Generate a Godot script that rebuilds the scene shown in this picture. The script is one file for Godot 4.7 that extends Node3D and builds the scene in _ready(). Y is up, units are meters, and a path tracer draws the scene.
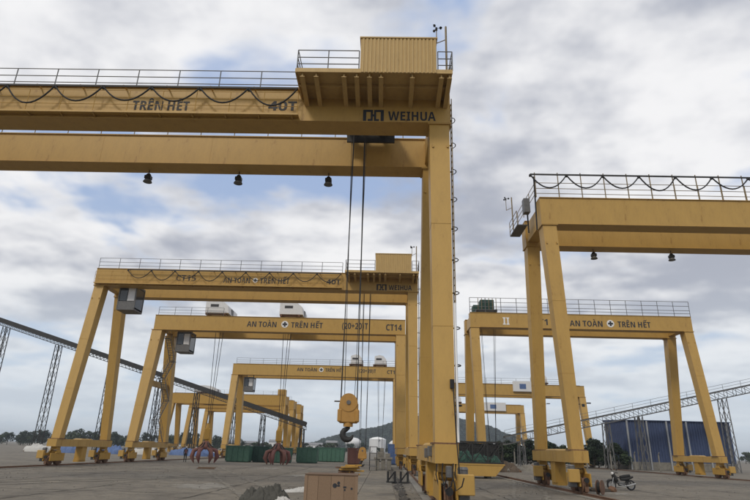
extends Node3D

var M := {}
var used := {}
var TEX := {}
var font: Font
var fontb: Font

# ---------------------------------------------------------------- mesh builder
class MB:
	var st := SurfaceTool.new()
	func _init():
		st.begin(Mesh.PRIMITIVE_TRIANGLES)
		st.set_smooth_group(-1)
	func tri(a: Vector3, b: Vector3, c: Vector3):
		st.add_vertex(a); st.add_vertex(b); st.add_vertex(c)
	func poly(p: Array, o: Vector3):
		var m := Vector3.ZERO
		for q in p: m += q
		m /= p.size()
		var n: Vector3 = (p[2] - p[0]).cross(p[1] - p[0])
		if n.dot(m - o) < 0.0: p.reverse()
		for i in range(1, p.size() - 1): tri(p[0], p[i], p[i + 1])
	func hexa(b: Array, t: Array):
		var o := Vector3.ZERO
		for q in b + t: o += q
		o /= 8.0
		poly([b[0], b[1], b[2], b[3]], o)
		poly([t[0], t[1], t[2], t[3]], o)
		for i in 4: poly([b[i], b[(i + 1) % 4], t[(i + 1) % 4], t[i]], o)
	func box(c: Vector3, s: Vector3, bs := Basis.IDENTITY):
		var h := s * 0.5
		var b := []; var t := []
		for k in [[-1, -1], [1, -1], [1, 1], [-1, 1]]:
			b.append(c + bs * Vector3(k[0] * h.x, -h.y, k[1] * h.z))
			t.append(c + bs * Vector3(k[0] * h.x, h.y, k[1] * h.z))
		hexa(b, t)
	func cbox(c: Vector3, s: Vector3, e := 0.02, bs := Basis.IDENTITY):
		var h := s * 0.5
		var v := func(i, x, y, z):
			var q := Vector3(x * h.x, y * h.y, z * h.z)
			if i != 0: q.x -= x * e
			if i != 1: q.y -= y * e
			if i != 2: q.z -= z * e
			return c + bs * q
		for a in [-1, 1]:
			poly([v.call(0, a, -1, -1), v.call(0, a, 1, -1), v.call(0, a, 1, 1), v.call(0, a, -1, 1)], c)
			poly([v.call(1, -1, a, -1), v.call(1, 1, a, -1), v.call(1, 1, a, 1), v.call(1, -1, a, 1)], c)
			poly([v.call(2, -1, -1, a), v.call(2, 1, -1, a), v.call(2, 1, 1, a), v.call(2, -1, 1, a)], c)
			for b in [-1, 1]:
				poly([v.call(0, a, b, -1), v.call(0, a, b, 1), v.call(1, a, b, 1), v.call(1, a, b, -1)], c)
				poly([v.call(0, a, -1, b), v.call(0, a, 1, b), v.call(2, a, 1, b), v.call(2, a, -1, b)], c)
				poly([v.call(1, -1, a, b), v.call(1, 1, a, b), v.call(2, 1, a, b), v.call(2, -1, a, b)], c)
				for d in [-1, 1]:
					poly([v.call(0, a, b, d), v.call(1, a, b, d), v.call(2, a, b, d)], c)
	func beam(a: Vector3, b: Vector3, w: float, h: float):
		var d := (b - a)
		var z := d.normalized()
		var x := Vector3.UP.cross(z)
		if x.length() < 0.01: x = Vector3.RIGHT
		x = x.normalized()
		var y := z.cross(x).normalized()
		box((a + b) * 0.5, Vector3(w, h, d.length()), Basis(x, y, z))
	func tube(a: Vector3, b: Vector3, r: float, n := 6, r2 := -1.0, caps := true):
		if r2 < 0.0: r2 = r
		var z := (b - a).normalized()
		var x := Vector3.UP.cross(z)
		if x.length() < 0.01: x = Vector3.RIGHT
		x = x.normalized()
		var y := z.cross(x)
		var o := (a + b) * 0.5
		st.set_smooth_group(1)
		var pa := []; var pb := []
		for i in n:
			var t := TAU * i / n
			var q := x * cos(t) + y * sin(t)
			pa.append(a + q * r); pb.append(b + q * r2)
		for i in n: poly([pa[i], pa[(i + 1) % n], pb[(i + 1) % n], pb[i]], o)
		st.set_smooth_group(-1)
		if caps:
			if r > 0.001: poly(pa, o)
			if r2 > 0.001: poly(pb, o)
	func path(p: Array, r: float, n := 6):
		st.set_smooth_group(1)
		var rings := []
		for i in p.size():
			var d: Vector3 = (p[min(i + 1, p.size() - 1)] - p[max(i - 1, 0)]).normalized()
			var x := Vector3.UP.cross(d)
			if x.length() < 0.05: x = Vector3.RIGHT
			x = x.normalized()
			var y := d.cross(x)
			var ring := []
			for k in n: ring.append(p[i] + (x * cos(TAU * k / n) + y * sin(TAU * k / n)) * r)
			rings.append(ring)
		for i in p.size() - 1:
			var o: Vector3 = (p[i] + p[i + 1]) * 0.5
			for k in n: poly([rings[i][k], rings[i][(k + 1) % n], rings[i + 1][(k + 1) % n], rings[i + 1][k]], o)
		st.set_smooth_group(-1)
	# tapered solid swept along points with radii
	func limb(p: Array, r: Array, n := 8):
		st.set_smooth_group(1)
		var rings := []
		var x := Vector3.ZERO
		for i in p.size():
			var d: Vector3 = (p[min(i + 1, p.size() - 1)] - p[max(i - 1, 0)]).normalized()
			if i == 0:
				x = Vector3.FORWARD.cross(d)
				if x.length() < 0.05: x = Vector3.RIGHT.cross(d)
			x = (x - d * x.dot(d)).normalized()
			var y := d.cross(x)
			var ring := []
			for k in n: ring.append(p[i] + (x * cos(TAU * k / n) + y * sin(TAU * k / n)) * r[i])
			rings.append(ring)
		for i in p.size() - 1:
			var o: Vector3 = (p[i] + p[i + 1]) * 0.5
			for k in n: poly([rings[i][k], rings[i][(k + 1) % n], rings[i + 1][(k + 1) % n], rings[i + 1][k]], o)
		st.set_smooth_group(-1)
		poly(rings[0].duplicate(), p[1]); poly(rings[-1].duplicate(), p[-2])
	func lathe(o: Vector3, axis: Vector3, prof: Array, n := 16):  # prof: [along, radius]
		var z := axis.normalized()
		var x := Vector3.UP.cross(z)
		if x.length() < 0.01: x = Vector3.RIGHT
		x = x.normalized()
		var y := z.cross(x)
		st.set_smooth_group(1)
		for j in prof.size() - 1:
			var p0: Array = prof[j]; var p1: Array = prof[j + 1]
			for i in n:
				var t0 := TAU * i / n; var t1 := TAU * (i + 1) / n
				var a := x * cos(t0) + y * sin(t0); var b := x * cos(t1) + y * sin(t1)
				var q := [o + z * p0[0] + a * p0[1], o + z * p0[0] + b * p0[1], o + z * p1[0] + b * p1[1], o + z * p1[0] + a * p1[1]]
				# outward for a profile that runs along +axis on the outside
				var al: float = p1[0] - p0[0]; var rr: float = p1[1] - p0[1]
				var nn: Vector3 = (a + b).normalized() * al - z * rr
				var m: Vector3 = (q[0] + q[1] + q[2] + q[3]) * 0.25
				poly_dir(q, nn)
		st.set_smooth_group(-1)
	func poly_dir(p: Array, dir: Vector3):
		var n: Vector3 = (p[2] - p[0]).cross(p[1] - p[0])
		if n.length() < 1e-9: n = (p[3] - p[0]).cross(p[2] - p[0]) if p.size() > 3 else n
		if n.dot(dir) < 0.0: p.reverse()
		for i in range(1, p.size() - 1): tri(p[0], p[i], p[i + 1])
	func mesh() -> ArrayMesh:
		st.generate_normals()
		return st.commit()

# ---------------------------------------------------------------- nodes
func numbered(n: String) -> String:
	if not used.has(n):
		used[n] = 0
		return n
	used[n] += 1
	return "%s_%03d" % [n, used[n]]

func inst(called: String, mesh: Mesh, m: Material, parent: Node, at := Vector3.ZERO) -> MeshInstance3D:
	var o := MeshInstance3D.new()
	o.mesh = mesh
	o.material_override = m
	o.name = numbered(called) if parent == self else called
	parent.add_child(o, true)
	o.position = at
	return o

func put(called: String, b: MB, m: Material, parent: Node, at := Vector3.ZERO) -> MeshInstance3D:
	return inst(called, b.mesh(), m, parent, at)

func thing(called: String, label: String, category: String, at := Vector3.ZERO, turn := 0.0, group := "") -> Node3D:
	var o := Node3D.new()
	o.name = numbered(called)
	add_child(o)
	o.position = at
	o.rotation.y = turn
	tag(o, label, category, group)
	return o

func tag(o: Node, label: String, category: String, group := ""):
	o.set_meta("label", label)
	o.set_meta("category", category)
	if group: o.set_meta("group", group)

func structure(o: Node) -> Node:
	o.set_meta("kind", "structure")
	return o

func copy(o: Node3D, label: String, at: Vector3, turn := 0.0, group := "") -> Node3D:
	var c: Node3D = o.duplicate()
	c.name = numbered(String(o.name).rstrip("0123456789").rstrip("_"))
	add_child(c)
	c.position = at
	c.rotation.y = turn
	if label: c.set_meta("label", label)
	if group: c.set_meta("group", group)
	return c

# ---------------------------------------------------------------- materials
func lin(r: float, g: float, b: float) -> Color:
	return Color(r, g, b).linear_to_srgb()

func noise_img(size: int, sd: int, freq: float, oct: int, ridged := false) -> Image:
	var n := FastNoiseLite.new()
	n.seed = sd
	n.frequency = freq
	n.noise_type = FastNoiseLite.TYPE_SIMPLEX_SMOOTH
	n.fractal_type = FastNoiseLite.FRACTAL_RIDGED if ridged else FastNoiseLite.FRACTAL_FBM
	n.fractal_octaves = oct
	return n.get_seamless_image(size, size)

func grain_tex(key: String, size: int, layers: Array, cols: Array) -> ImageTexture:
	# layers: [image, weight]; cols: [[value, Color linear], ...]
	if TEX.has(key): return TEX[key]
	var datas := []
	for l in layers: datas.append(l[0].get_data())
	var out := PackedByteArray()
	out.resize(size * size * 3)
	var lut := []
	for i in 256:
		var v := i / 255.0
		var c: Color = cols[0][1]
		for k in cols.size() - 1:
			if v >= cols[k][0]:
				var t: float = clamp((v - cols[k][0]) / (cols[k + 1][0] - cols[k][0]), 0.0, 1.0)
				c = cols[k][1].lerp(cols[k + 1][1], t)
		lut.append(c.linear_to_srgb())
	for i in size * size:
		var v := 0.0
		for k in layers.size(): v += datas[k][i] * layers[k][1]
		var c: Color = lut[clampi(int(v), 0, 255)]
		out[i * 3] = int(c.r * 255.0); out[i * 3 + 1] = int(c.g * 255.0); out[i * 3 + 2] = int(c.b * 255.0)
	var img := Image.create_from_data(size, size, false, Image.FORMAT_RGB8, out)
	TEX[key] = ImageTexture.create_from_image(img)
	return TEX[key]

func mat(c: Color, rough := 0.7, tex: Texture2D = null, scale := Vector3.ONE, metal := 0.0) -> StandardMaterial3D:
	var m := StandardMaterial3D.new()
	m.albedo_color = c
	m.roughness = rough
	m.metallic = metal
	if tex:
		m.albedo_texture = tex
		m.uv1_triplanar = true
		m.uv1_world_triplanar = true
		m.uv1_scale = scale
	return m

func make_materials():
	var a := noise_img(512, 11, 0.012, 5)
	var b := noise_img(512, 12, 0.06, 4)
	var c := noise_img(512, 13, 0.2, 2)
	var g := func(v): return Color(v, v, v)
	# worn paint: even film, a little chalking, few rust-brown spots
	var paint := grain_tex("paint", 512, [[a, 0.5], [b, 0.35], [c, 0.15]], [[0.0, Color(0.45, 0.33, 0.25)], [0.2, Color(0.70, 0.63, 0.56)], [0.30, g.call(0.88)], [0.5, g.call(0.94)], [0.8, g.call(1.0)]])
	var dull := grain_tex("dull", 512, [[a, 0.5], [b, 0.3], [c, 0.2]], [[0.15, g.call(0.55)], [0.5, g.call(0.8)], [0.85, g.call(1.0)]])
	var soft := grain_tex("soft", 512, [[a, 0.5], [b, 0.3], [c, 0.2]], [[0.1, g.call(0.8)], [0.4, g.call(0.93)], [0.85, g.call(1.0)]])
	var rust := grain_tex("rust", 512, [[a, 0.3], [b, 0.4], [c, 0.3]], [[0.2, Color(0.05, 0.025, 0.015)], [0.45, Color(0.14, 0.07, 0.04)], [0.75, Color(0.24, 0.15, 0.09)]])
	var wood := grain_tex("wood", 512, [[b, 0.6], [c, 0.4]], [[0.2, g.call(0.6)], [0.5, g.call(0.85)], [0.8, g.call(1.0)]])
	var big := noise_img(1024, 21, 0.006, 6)
	var mid := noise_img(1024, 22, 0.03, 5)
	var fin := noise_img(1024, 23, 0.25, 2)
	var yard := grain_tex("yard", 1024, [[big, 0.5], [mid, 0.32], [fin, 0.18]], [[0.18, Color(0.46, 0.43, 0.40)], [0.38, Color(0.74, 0.72, 0.69)], [0.5, Color(0.86, 0.84, 0.81)], [0.62, Color(0.93, 0.90, 0.85)], [0.85, Color(1, 0.98, 0.94)]])
	var leafy := grain_tex("leafy", 512, [[a, 0.4], [b, 0.4], [c, 0.2]], [[0.2, g.call(0.5)], [0.5, g.call(0.8)], [0.8, g.call(1.0)]])

	M.yellow = mat(lin(0.49, 0.30, 0.074), 0.5, paint, Vector3(0.21, 0.07, 0.21))
	M.yellow_old = mat(lin(0.45, 0.258, 0.042), 0.6, paint, Vector3(0.31, 0.12, 0.31))
	M.cream = mat(lin(0.51, 0.345, 0.13), 0.55, paint, Vector3(0.4, 0.11, 0.4))
	M.grey_steel = mat(lin(0.17, 0.17, 0.17), 0.55, dull, Vector3.ONE * 0.7, 0.3)
	M.galv = mat(lin(0.50, 0.51, 0.52), 0.5, dull, Vector3.ONE * 0.8, 0.35)
	M.dark_steel = mat(lin(0.035, 0.034, 0.033), 0.6, dull, Vector3.ONE * 0.9, 0.2)
	M.rail_paint = mat(lin(0.27, 0.20, 0.10), 0.6, dull, Vector3.ONE)
	M.rust = mat(Color.WHITE, 0.85, rust, Vector3.ONE * 0.8)
	M.rope = mat(lin(0.025, 0.025, 0.025), 0.7, dull, Vector3.ONE * 2.0)
	M.rubber = mat(lin(0.018, 0.018, 0.019), 0.75, dull, Vector3.ONE * 3.0)
	M.ink = mat(lin(0.022, 0.025, 0.032), 0.6)
	M.ink_worn = mat(lin(0.05, 0.05, 0.055), 0.7, dull, Vector3.ONE * 1.5)
	M.white = mat(lin(0.70, 0.70, 0.70), 0.5, soft, Vector3.ONE * 0.5)
	M.white_clean = mat(lin(0.78, 0.78, 0.77), 0.5)
	M.glass = mat(lin(0.05, 0.06, 0.07), 0.08)
	M.orange = mat(lin(0.46, 0.245, 0.055), 0.5, paint, Vector3(0.6, 0.3, 0.6))
	M.red = mat(lin(0.20, 0.075, 0.065), 0.65, paint, Vector3.ONE * 0.7)
	M.redbrown = mat(lin(0.20, 0.085, 0.065), 0.7, paint, Vector3.ONE * 0.5)
	M.green = mat(lin(0.065, 0.17, 0.12), 0.6, dull, Vector3.ONE * 0.35)
	M.green_dark = mat(lin(0.02, 0.07, 0.055), 0.7, dull, Vector3.ONE * 0.35)
	M.net = mat(lin(0.05, 0.13, 0.095), 0.85, dull, Vector3.ONE * 0.9)
	M.blue = mat(lin(0.055, 0.085, 0.19), 0.6, dull, Vector3(0.4, 0.1, 0.4))
	M.tarp_blue = mat(lin(0.10, 0.17, 0.36), 0.7, dull, Vector3.ONE * 0.4)
	M.tarp_dark = mat(lin(0.085, 0.082, 0.07), 0.85, dull, Vector3.ONE * 2.2)
	M.cloth = mat(lin(0.62, 0.61, 0.58), 0.9, dull, Vector3.ONE * 2.0)
	M.ply = mat(lin(0.30, 0.20, 0.125), 0.8, wood, Vector3(3.0, 0.35, 3.0))
	M.ply2 = mat(lin(0.27, 0.178, 0.11), 0.8, wood, Vector3(3.0, 0.4, 3.0))
	M.timber = mat(lin(0.16, 0.10, 0.06), 0.85, wood, Vector3(2.0, 0.5, 2.0))
	M.concrete = mat(lin(0.25, 0.24, 0.215), 0.9, yard, Vector3.ONE * 0.22)
	M.slab_a = mat(lin(0.225, 0.205, 0.17), 0.92, yard, Vector3.ONE * 0.13)
	M.slab_b = mat(lin(0.20, 0.185, 0.155), 0.92, yard, Vector3.ONE * 0.17)
	M.ground = mat(lin(0.215, 0.20, 0.172), 0.93, yard, Vector3.ONE * 0.03)
	M.ground.detail_enabled = true
	M.ground.detail_blend_mode = BaseMaterial3D.BLEND_MODE_MUL
	M.ground.detail_albedo = yard
	M.ground.detail_uv_layer = BaseMaterial3D.DETAIL_UV_2
	M.ground.uv2_triplanar = true
	M.ground.uv2_world_triplanar = true
	M.ground.uv2_scale = Vector3.ONE * 0.19
	M.dirt = mat(lin(0.055, 0.048, 0.04), 0.95, yard, Vector3.ONE * 0.3)
	M.soil = mat(lin(0.13, 0.10, 0.075), 0.95, yard, Vector3.ONE * 0.3)
	M.hill = mat(lin(0.04, 0.052, 0.035), 0.95, leafy, Vector3.ONE * 0.01)
	M.leaf = mat(lin(0.045, 0.075, 0.03), 0.75, leafy, Vector3.ONE * 0.2)
	M.leaf2 = mat(lin(0.06, 0.085, 0.035), 0.75, leafy, Vector3.ONE * 0.2)
	M.leaf3 = mat(lin(0.03, 0.05, 0.028), 0.75, leafy, Vector3.ONE * 0.2)
	for k in ["leaf", "leaf2", "leaf3"]:
		M[k].backlight_enabled = true
		M[k].backlight = Color(0.1, 0.14, 0.05)
	M.bark = mat(lin(0.09, 0.07, 0.05), 0.95, wood, Vector3.ONE)
	M.roof = mat(lin(0.26, 0.26, 0.27), 0.8, dull, Vector3.ONE * 0.1)
	M.skin = mat(lin(0.30, 0.18, 0.12), 0.6)

# ---------------------------------------------------------------- sky
func make_sky() -> Sky:
	var W := 2048; var H := 1024
	var n1 := FastNoiseLite.new(); n1.seed = 13; n1.frequency = 0.62; n1.fractal_octaves = 6; n1.fractal_gain = 0.56; n1.noise_type = FastNoiseLite.TYPE_SIMPLEX_SMOOTH
	var n2 := FastNoiseLite.new(); n2.seed = 55; n2.frequency = 0.52; n2.fractal_octaves = 7; n2.fractal_gain = 0.58; n2.noise_type = FastNoiseLite.TYPE_SIMPLEX_SMOOTH
	var n3 := FastNoiseLite.new(); n3.seed = 77; n3.frequency = 0.22; n3.fractal_octaves = 3; n3.noise_type = FastNoiseLite.TYPE_SIMPLEX_SMOOTH
	var n4 := FastNoiseLite.new(); n4.seed = 9; n4.frequency = 2.2; n4.fractal_octaves = 5; n4.fractal_gain = 0.6; n4.noise_type = FastNoiseLite.TYPE_SIMPLEX_SMOOTH
	var out := PackedFloat32Array()
	out.resize(W * H * 3)
	var bright := Vector3(0.97, 0.96, 0.955)
	var grey := Vector3(0.43, 0.45, 0.515)
	var pale := Vector3(0.70, 0.78, 0.86)
	for j in H:
		var th := PI * (j + 0.5) / H
		var y := cos(th); var s := sin(th)
		for i in W:
			var k := (j * W + i) * 3
			var c: Vector3
			if y < -0.01:
				c = Vector3(0.16, 0.155, 0.145)
			else:
				var ph := TAU * (i + 0.5) / W
				var q := 1.25 / (maxf(y, 0.0) + 0.11)
				var px := sin(ph) * s * q; var py := -cos(ph) * s * q
				var wob := n3.get_noise_2d(px + 9.0, py) * 0.7
				var cov := n1.get_noise_2d(px + wob + 2.6, py * 1.15 - 1.3)
				var shd := n2.get_noise_2d(px * 0.9 - wob + 4.0, py * 1.25 + 7.0)
				var blue := Vector3(0.36, 0.47, 0.70).lerp(Vector3(0.50, 0.61, 0.75), clampf(1.0 - y * 2.2, 0.0, 1.0))
				var det := n4.get_noise_2d(px * 1.0 + wob, py * 1.1)
				var cloud := smoothstep(-0.50, -0.06, cov + 0.12 * shd + 0.24 * det)
				var thick := smoothstep(-0.34, 0.46, shd + 0.25 * cov + 0.30 * det)
				var cc := bright.lerp(grey, thick)
				c = blue.lerp(cc, cloud * 0.93)
				c = c.lerp(pale, smoothstep(0.30, 0.0, y) * 0.85)
			out[k] = c.x; out[k + 1] = c.y; out[k + 2] = c.z
	var img := Image.create_from_data(W, H, false, Image.FORMAT_RGBF, out.to_byte_array())
	var pm := PanoramaSkyMaterial.new()
	pm.panorama = ImageTexture.create_from_image(img)
	var sky := Sky.new()
	sky.sky_material = pm
	return sky

func setup_view():
	var p := deg_to_rad(20.0); var y := deg_to_rad(-1.2); var r := deg_to_rad(1.5)
	var fw := Vector3(sin(y) * cos(p), sin(p), -cos(y) * cos(p))
	var rt := fw.cross(Vector3.UP).normalized()
	var up := rt.cross(fw)
	var cam := Camera3D.new()
	cam.name = "camera"
	add_child(cam)
	cam.transform = Transform3D(Basis(rt * cos(r) + up * sin(r), up * cos(r) - rt * sin(r), -fw), Vector3(0, 1.885, 0))
	cam.fov = 48.89
	cam.near = 0.1
	cam.far = 6000.0
	cam.current = true
	var we := WorldEnvironment.new()
	we.name = "world_environment"
	var e := Environment.new()
	e.background_mode = Environment.BG_SKY
	e.sky = make_sky()
	e.tonemap_mode = Environment.TONE_MAPPER_LINEAR
	e.tonemap_exposure = 1.0
	e.ssao_enabled = true
	e.ssil_enabled = true
	e.sdfgi_enabled = true
	e.fog_enabled = true
	e.fog_density = 0.0003
	e.fog_light_color = Color(0.80, 0.84, 0.88)
	we.environment = e
	add_child(we)
	var sun := DirectionalLight3D.new()
	sun.name = "sun"
	sun.light_energy = 0.45
	sun.light_color = Color(1.0, 0.96, 0.89)
	sun.light_angular_distance = 10.0
	sun.shadow_enabled = true
	add_child(sun)
	sun.look_at_from_position(Vector3(-0.45, 0.85, 0.75) * 50.0, Vector3.ZERO)

# ---------------------------------------------------------------- crane pieces
func lettering(parent: Node, s: String, x0: float, x1: float, y0: float, y1: float, z: float, m: Material, f: Font = null) -> MeshInstance3D:
	var t := TextMesh.new()
	t.text = s
	t.font = f if f else fontb
	t.font_size = 32
	t.pixel_size = 0.02
	t.depth = 0.012
	t.curve_step = 4.0
	t.horizontal_alignment = HORIZONTAL_ALIGNMENT_CENTER
	t.vertical_alignment = VERTICAL_ALIGNMENT_CENTER
	var bb := t.get_aabb()
	var o := inst("lettering", t, m, parent)
	var sx := (x1 - x0) / bb.size.x; var sy := (y1 - y0) / bb.size.y
	o.scale = Vector3(sx, sy, 1.0)
	o.position = Vector3((x0 + x1) * 0.5 - (bb.position.x + bb.size.x * 0.5) * sx, (y0 + y1) * 0.5 - (bb.position.y + bb.size.y * 0.5) * sy, z)
	return o

func safe_line(parent: Node, x0: float, x1: float, y0: float, y1: float, z: float, m: Material):
	var o := lettering(parent, "TRÊN HÊT", x0, x1, y0, y1, z, m)
	var w := x1 - x0; var h := y1 - y0
	var b := MB.new()   # the acute accent over the second circumflex
	b.beam(Vector3(x0 + w * 0.862, y1 - h * 0.10, z), Vector3(x0 + w * 0.900, y1 + h * 0.07, z), 0.012, h * 0.07)
	put("accent", b, m, parent)

func emblem(parent: Node, x0: float, x1: float, y0: float, y1: float, z: float):
	var b := MB.new()
	var w := x1 - x0; var h := y1 - y0
	var q := func(ax, ay, bx, by): b.box(Vector3(x0 + w * (ax + bx) * 0.5, y0 + h * (ay + by) * 0.5, z), Vector3(w * (bx - ax), h * (by - ay), 0.012))
	q.call(0.0, 0.0, 0.15, 1.0); q.call(0.85, 0.0, 1.0, 1.0)
	q.call(0.152, 0.82, 0.47, 1.0); q.call(0.53, 0.82, 0.848, 1.0)
	q.call(0.37, 0.19, 0.47, 0.815); q.call(0.53, 0.19, 0.63, 0.815)
	q.call(0.23, 0.02, 0.47, 0.185); q.call(0.53, 0.02, 0.77, 0.185)
	q.call(0.472, 0.42, 0.528, 0.60)
	put("emblem", b, M.ink, parent)

func badge(parent: Node, x: float, y: float, r: float, z: float):
	var b := MB.new()
	b.tube(Vector3(x, y, z), Vector3(x, y, z + 0.02), r, 20)
	var o := put("safety_badge", b, M.white_clean, parent)
	var c := MB.new()
	c.box(Vector3(x, y, z + 0.026), Vector3(r * 1.35, r * 0.5, 0.012))
	c.box(Vector3(x, y + r * 0.46, z + 0.026), Vector3(r * 0.5, r * 0.42, 0.012))
	c.box(Vector3(x, y - r * 0.46, z + 0.026), Vector3(r * 0.5, r * 0.42, 0.012))
	put("cross", c, M.ink, o)

func railing(parent: Node, pts: Array, h: float, gap: float, m: Material, parts := true, levels := [1.0, 0.62, 0.28], r := 0.026):
	var b := MB.new()
	var post := MB.new()
	post.tube(Vector3.ZERO, Vector3(0, h, 0), r, 5)
	var pm := post.mesh()
	var root: MeshInstance3D = null
	var posts := []
	for i in pts.size() - 1:
		var a: Vector3 = pts[i]; var c: Vector3 = pts[i + 1]
		for l in levels: b.tube(a + Vector3.UP * h * l, c + Vector3.UP * h * l, r * 0.85, 5)
		var n: int = max(1, int(round((c - a).length() / gap)))
		for k in n + (1 if i == pts.size() - 2 else 0): posts.append(a.lerp(c, float(k) / n))
	if not parts:
		for p in posts: b.tube(p, p + Vector3.UP * h, r, 4)
	root = put("railing", b, m, parent)
	if parts:
		for p in posts: inst("post", pm, m, root, p)
	return root

func festoon(parent: Node, a: Vector3, c: Vector3, pitch: float, drop: float, r := 0.035):
	var b := MB.new()
	b.beam(a, c, 0.07, 0.09)
	var n := int((c - a).length() / pitch)
	var root := put("festoon_track", b, M.dark_steel, parent)
	var rng := RandomNumberGenerator.new(); rng.seed = int(abs(a.x) * 100) + 3
	for k in n:
		var p0 := a.lerp(c, float(k) / n); var p1 := a.lerp(c, float(k + 1) / n)
		var lb := MB.new()
		var ps := []
		var dd := drop * rng.randf_range(0.8, 1.12)
		for i in 13:
			var t := i / 12.0
			ps.append(p0.lerp(p1, t) - Vector3.UP * (0.05 + dd * (1.0 - pow(abs(2.0 * t - 1.0), 2.0))) + Vector3(0, 0, 0.05))
		lb.path(ps, r, 6)
		lb.box(p0 - Vector3(0, 0.09, 0), Vector3(0.12, 0.14, 0.12))
		put("cable_loop", lb, M.rubber, root)

func bogie(parent: Node, x: float, z: float, side: float, top: float):
	var b := MB.new()
	b.cbox(Vector3(x, top - 0.13, z), Vector3(0.5, 0.26, 0.62), 0.02)
	b.tube(Vector3(x - 0.36, top - 0.42, z), Vector3(x + 0.36, top - 0.42, z), 0.13, 12)
	for s in [-1, 1]:
		b.cbox(Vector3(x + s * 0.27, 0.72, z), Vector3(0.08, 0.62, 2.1), 0.015)
		b.hexa([Vector3(x + s * 0.3 - 0.05, 1.02, z - 0.4), Vector3(x + s * 0.3 + 0.05, 1.02, z - 0.4), Vector3(x + s * 0.3 + 0.05, 1.02, z + 0.4), Vector3(x + s * 0.3 - 0.05, 1.02, z + 0.4)],
			[Vector3(x + s * 0.3 - 0.05, top - 0.262, z - 0.2), Vector3(x + s * 0.3 + 0.05, top - 0.262, z - 0.2), Vector3(x + s * 0.3 + 0.05, top - 0.262, z + 0.2), Vector3(x + s * 0.3 - 0.05, top - 0.262, z + 0.2)])
	var root := put("bogie", b, M.yellow_old, parent)
	for s in [-1, 1]:
		var w := MB.new()
		w.lathe(Vector3(x - 0.14, 0.47, z + s * 0.62), Vector3.RIGHT, [[0.0, 0.03], [0.0, 0.40], [0.05, 0.40], [0.06, 0.335], [0.22, 0.335], [0.23, 0.40], [0.28, 0.40], [0.28, 0.03]], 20)
		put("wheel", w, M.rust, root)
		var bf := MB.new()
		bf.tube(Vector3(x, 0.72, z + s * 1.05), Vector3(x, 0.72, z + s * 1.25), 0.10, 10, 0.13)
		put("buffer", bf, M.rubber, root)
		var sw := MB.new()
		sw.box(Vector3(x, 0.3, z + s * 1.13), Vector3(0.18, 0.24, 0.05))
		put("rail_sweep", sw, M.rust, root)
	# drive unit on the outside
	var mo := MB.new()
	mo.cbox(Vector3(x + side * 0.52, 0.62, z + 0.62), Vector3(0.36, 0.5, 0.44), 0.03)
	mo.tube(Vector3(x + side * 0.52, 0.88, z + 0.62), Vector3(x + side * 0.52, 1.36, z + 0.62), 0.17, 12)
	mo.tube(Vector3(x + side * 0.52, 1.36, z + 0.62), Vector3(x + side * 0.52, 1.44, z + 0.62), 0.19, 12, 0.14)
	put("drive_motor", mo, M.grey_steel, root)
	var cv := MB.new()
	cv.cbox(Vector3(x + side * 0.55, 0.92, z + 1.0), Vector3(0.55, 0.62, 0.26), 0.025)
	put("cover_box", cv, M.yellow, root)

func cabin(parent: Node, at: Vector3):
	var b := MB.new()
	b.cbox(at + Vector3(0, -0.08, 0), Vector3(1.7, 0.16, 1.9), 0.02)
	b.cbox(at + Vector3(0, 2.2, 0), Vector3(1.7, 0.2, 1.9), 0.02)
	for x in [-1, 1]:
		for z in [-1, 1]: b.box(at + Vector3(x * 0.8, 1.05, z * 0.9), Vector3(0.1, 2.1, 0.1))
	b.box(at + Vector3(-0.8, 1.05, 0), Vector3(0.06, 2.1, 1.7))
	b.box(at + Vector3(0, 0.35, 0.9), Vector3(1.5, 0.7, 0.06))
	b.box(at + Vector3(0, 0.35, -0.9), Vector3(1.5, 0.7, 0.06))
	for x in [-0.6, 0.6]: b.box(at + Vector3(x, 2.6, 0), Vector3(0.12, 0.6, 0.12))
	var root := put("cabin", b, M.grey_steel, parent)
	for z in [-1, 1]:
		var w := MB.new()
		w.box(at + Vector3(-0.36, 1.4, z * 0.9), Vector3(0.68, 1.3, 0.03))
		put("window_pane", w, M.glass, root)
		var w2 := MB.new()
		w2.box(at + Vector3(0.38, 1.4, z * 0.9), Vector3(0.68, 1.3, 0.03))
		put("window_pane", w2, M.white if z > 0 else M.glass, root)
	var w3 := MB.new()
	w3.box(at + Vector3(0.8, 1.1, 0), Vector3(0.03, 1.9, 1.6))
	put("window_pane", w3, M.glass, root)

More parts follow.
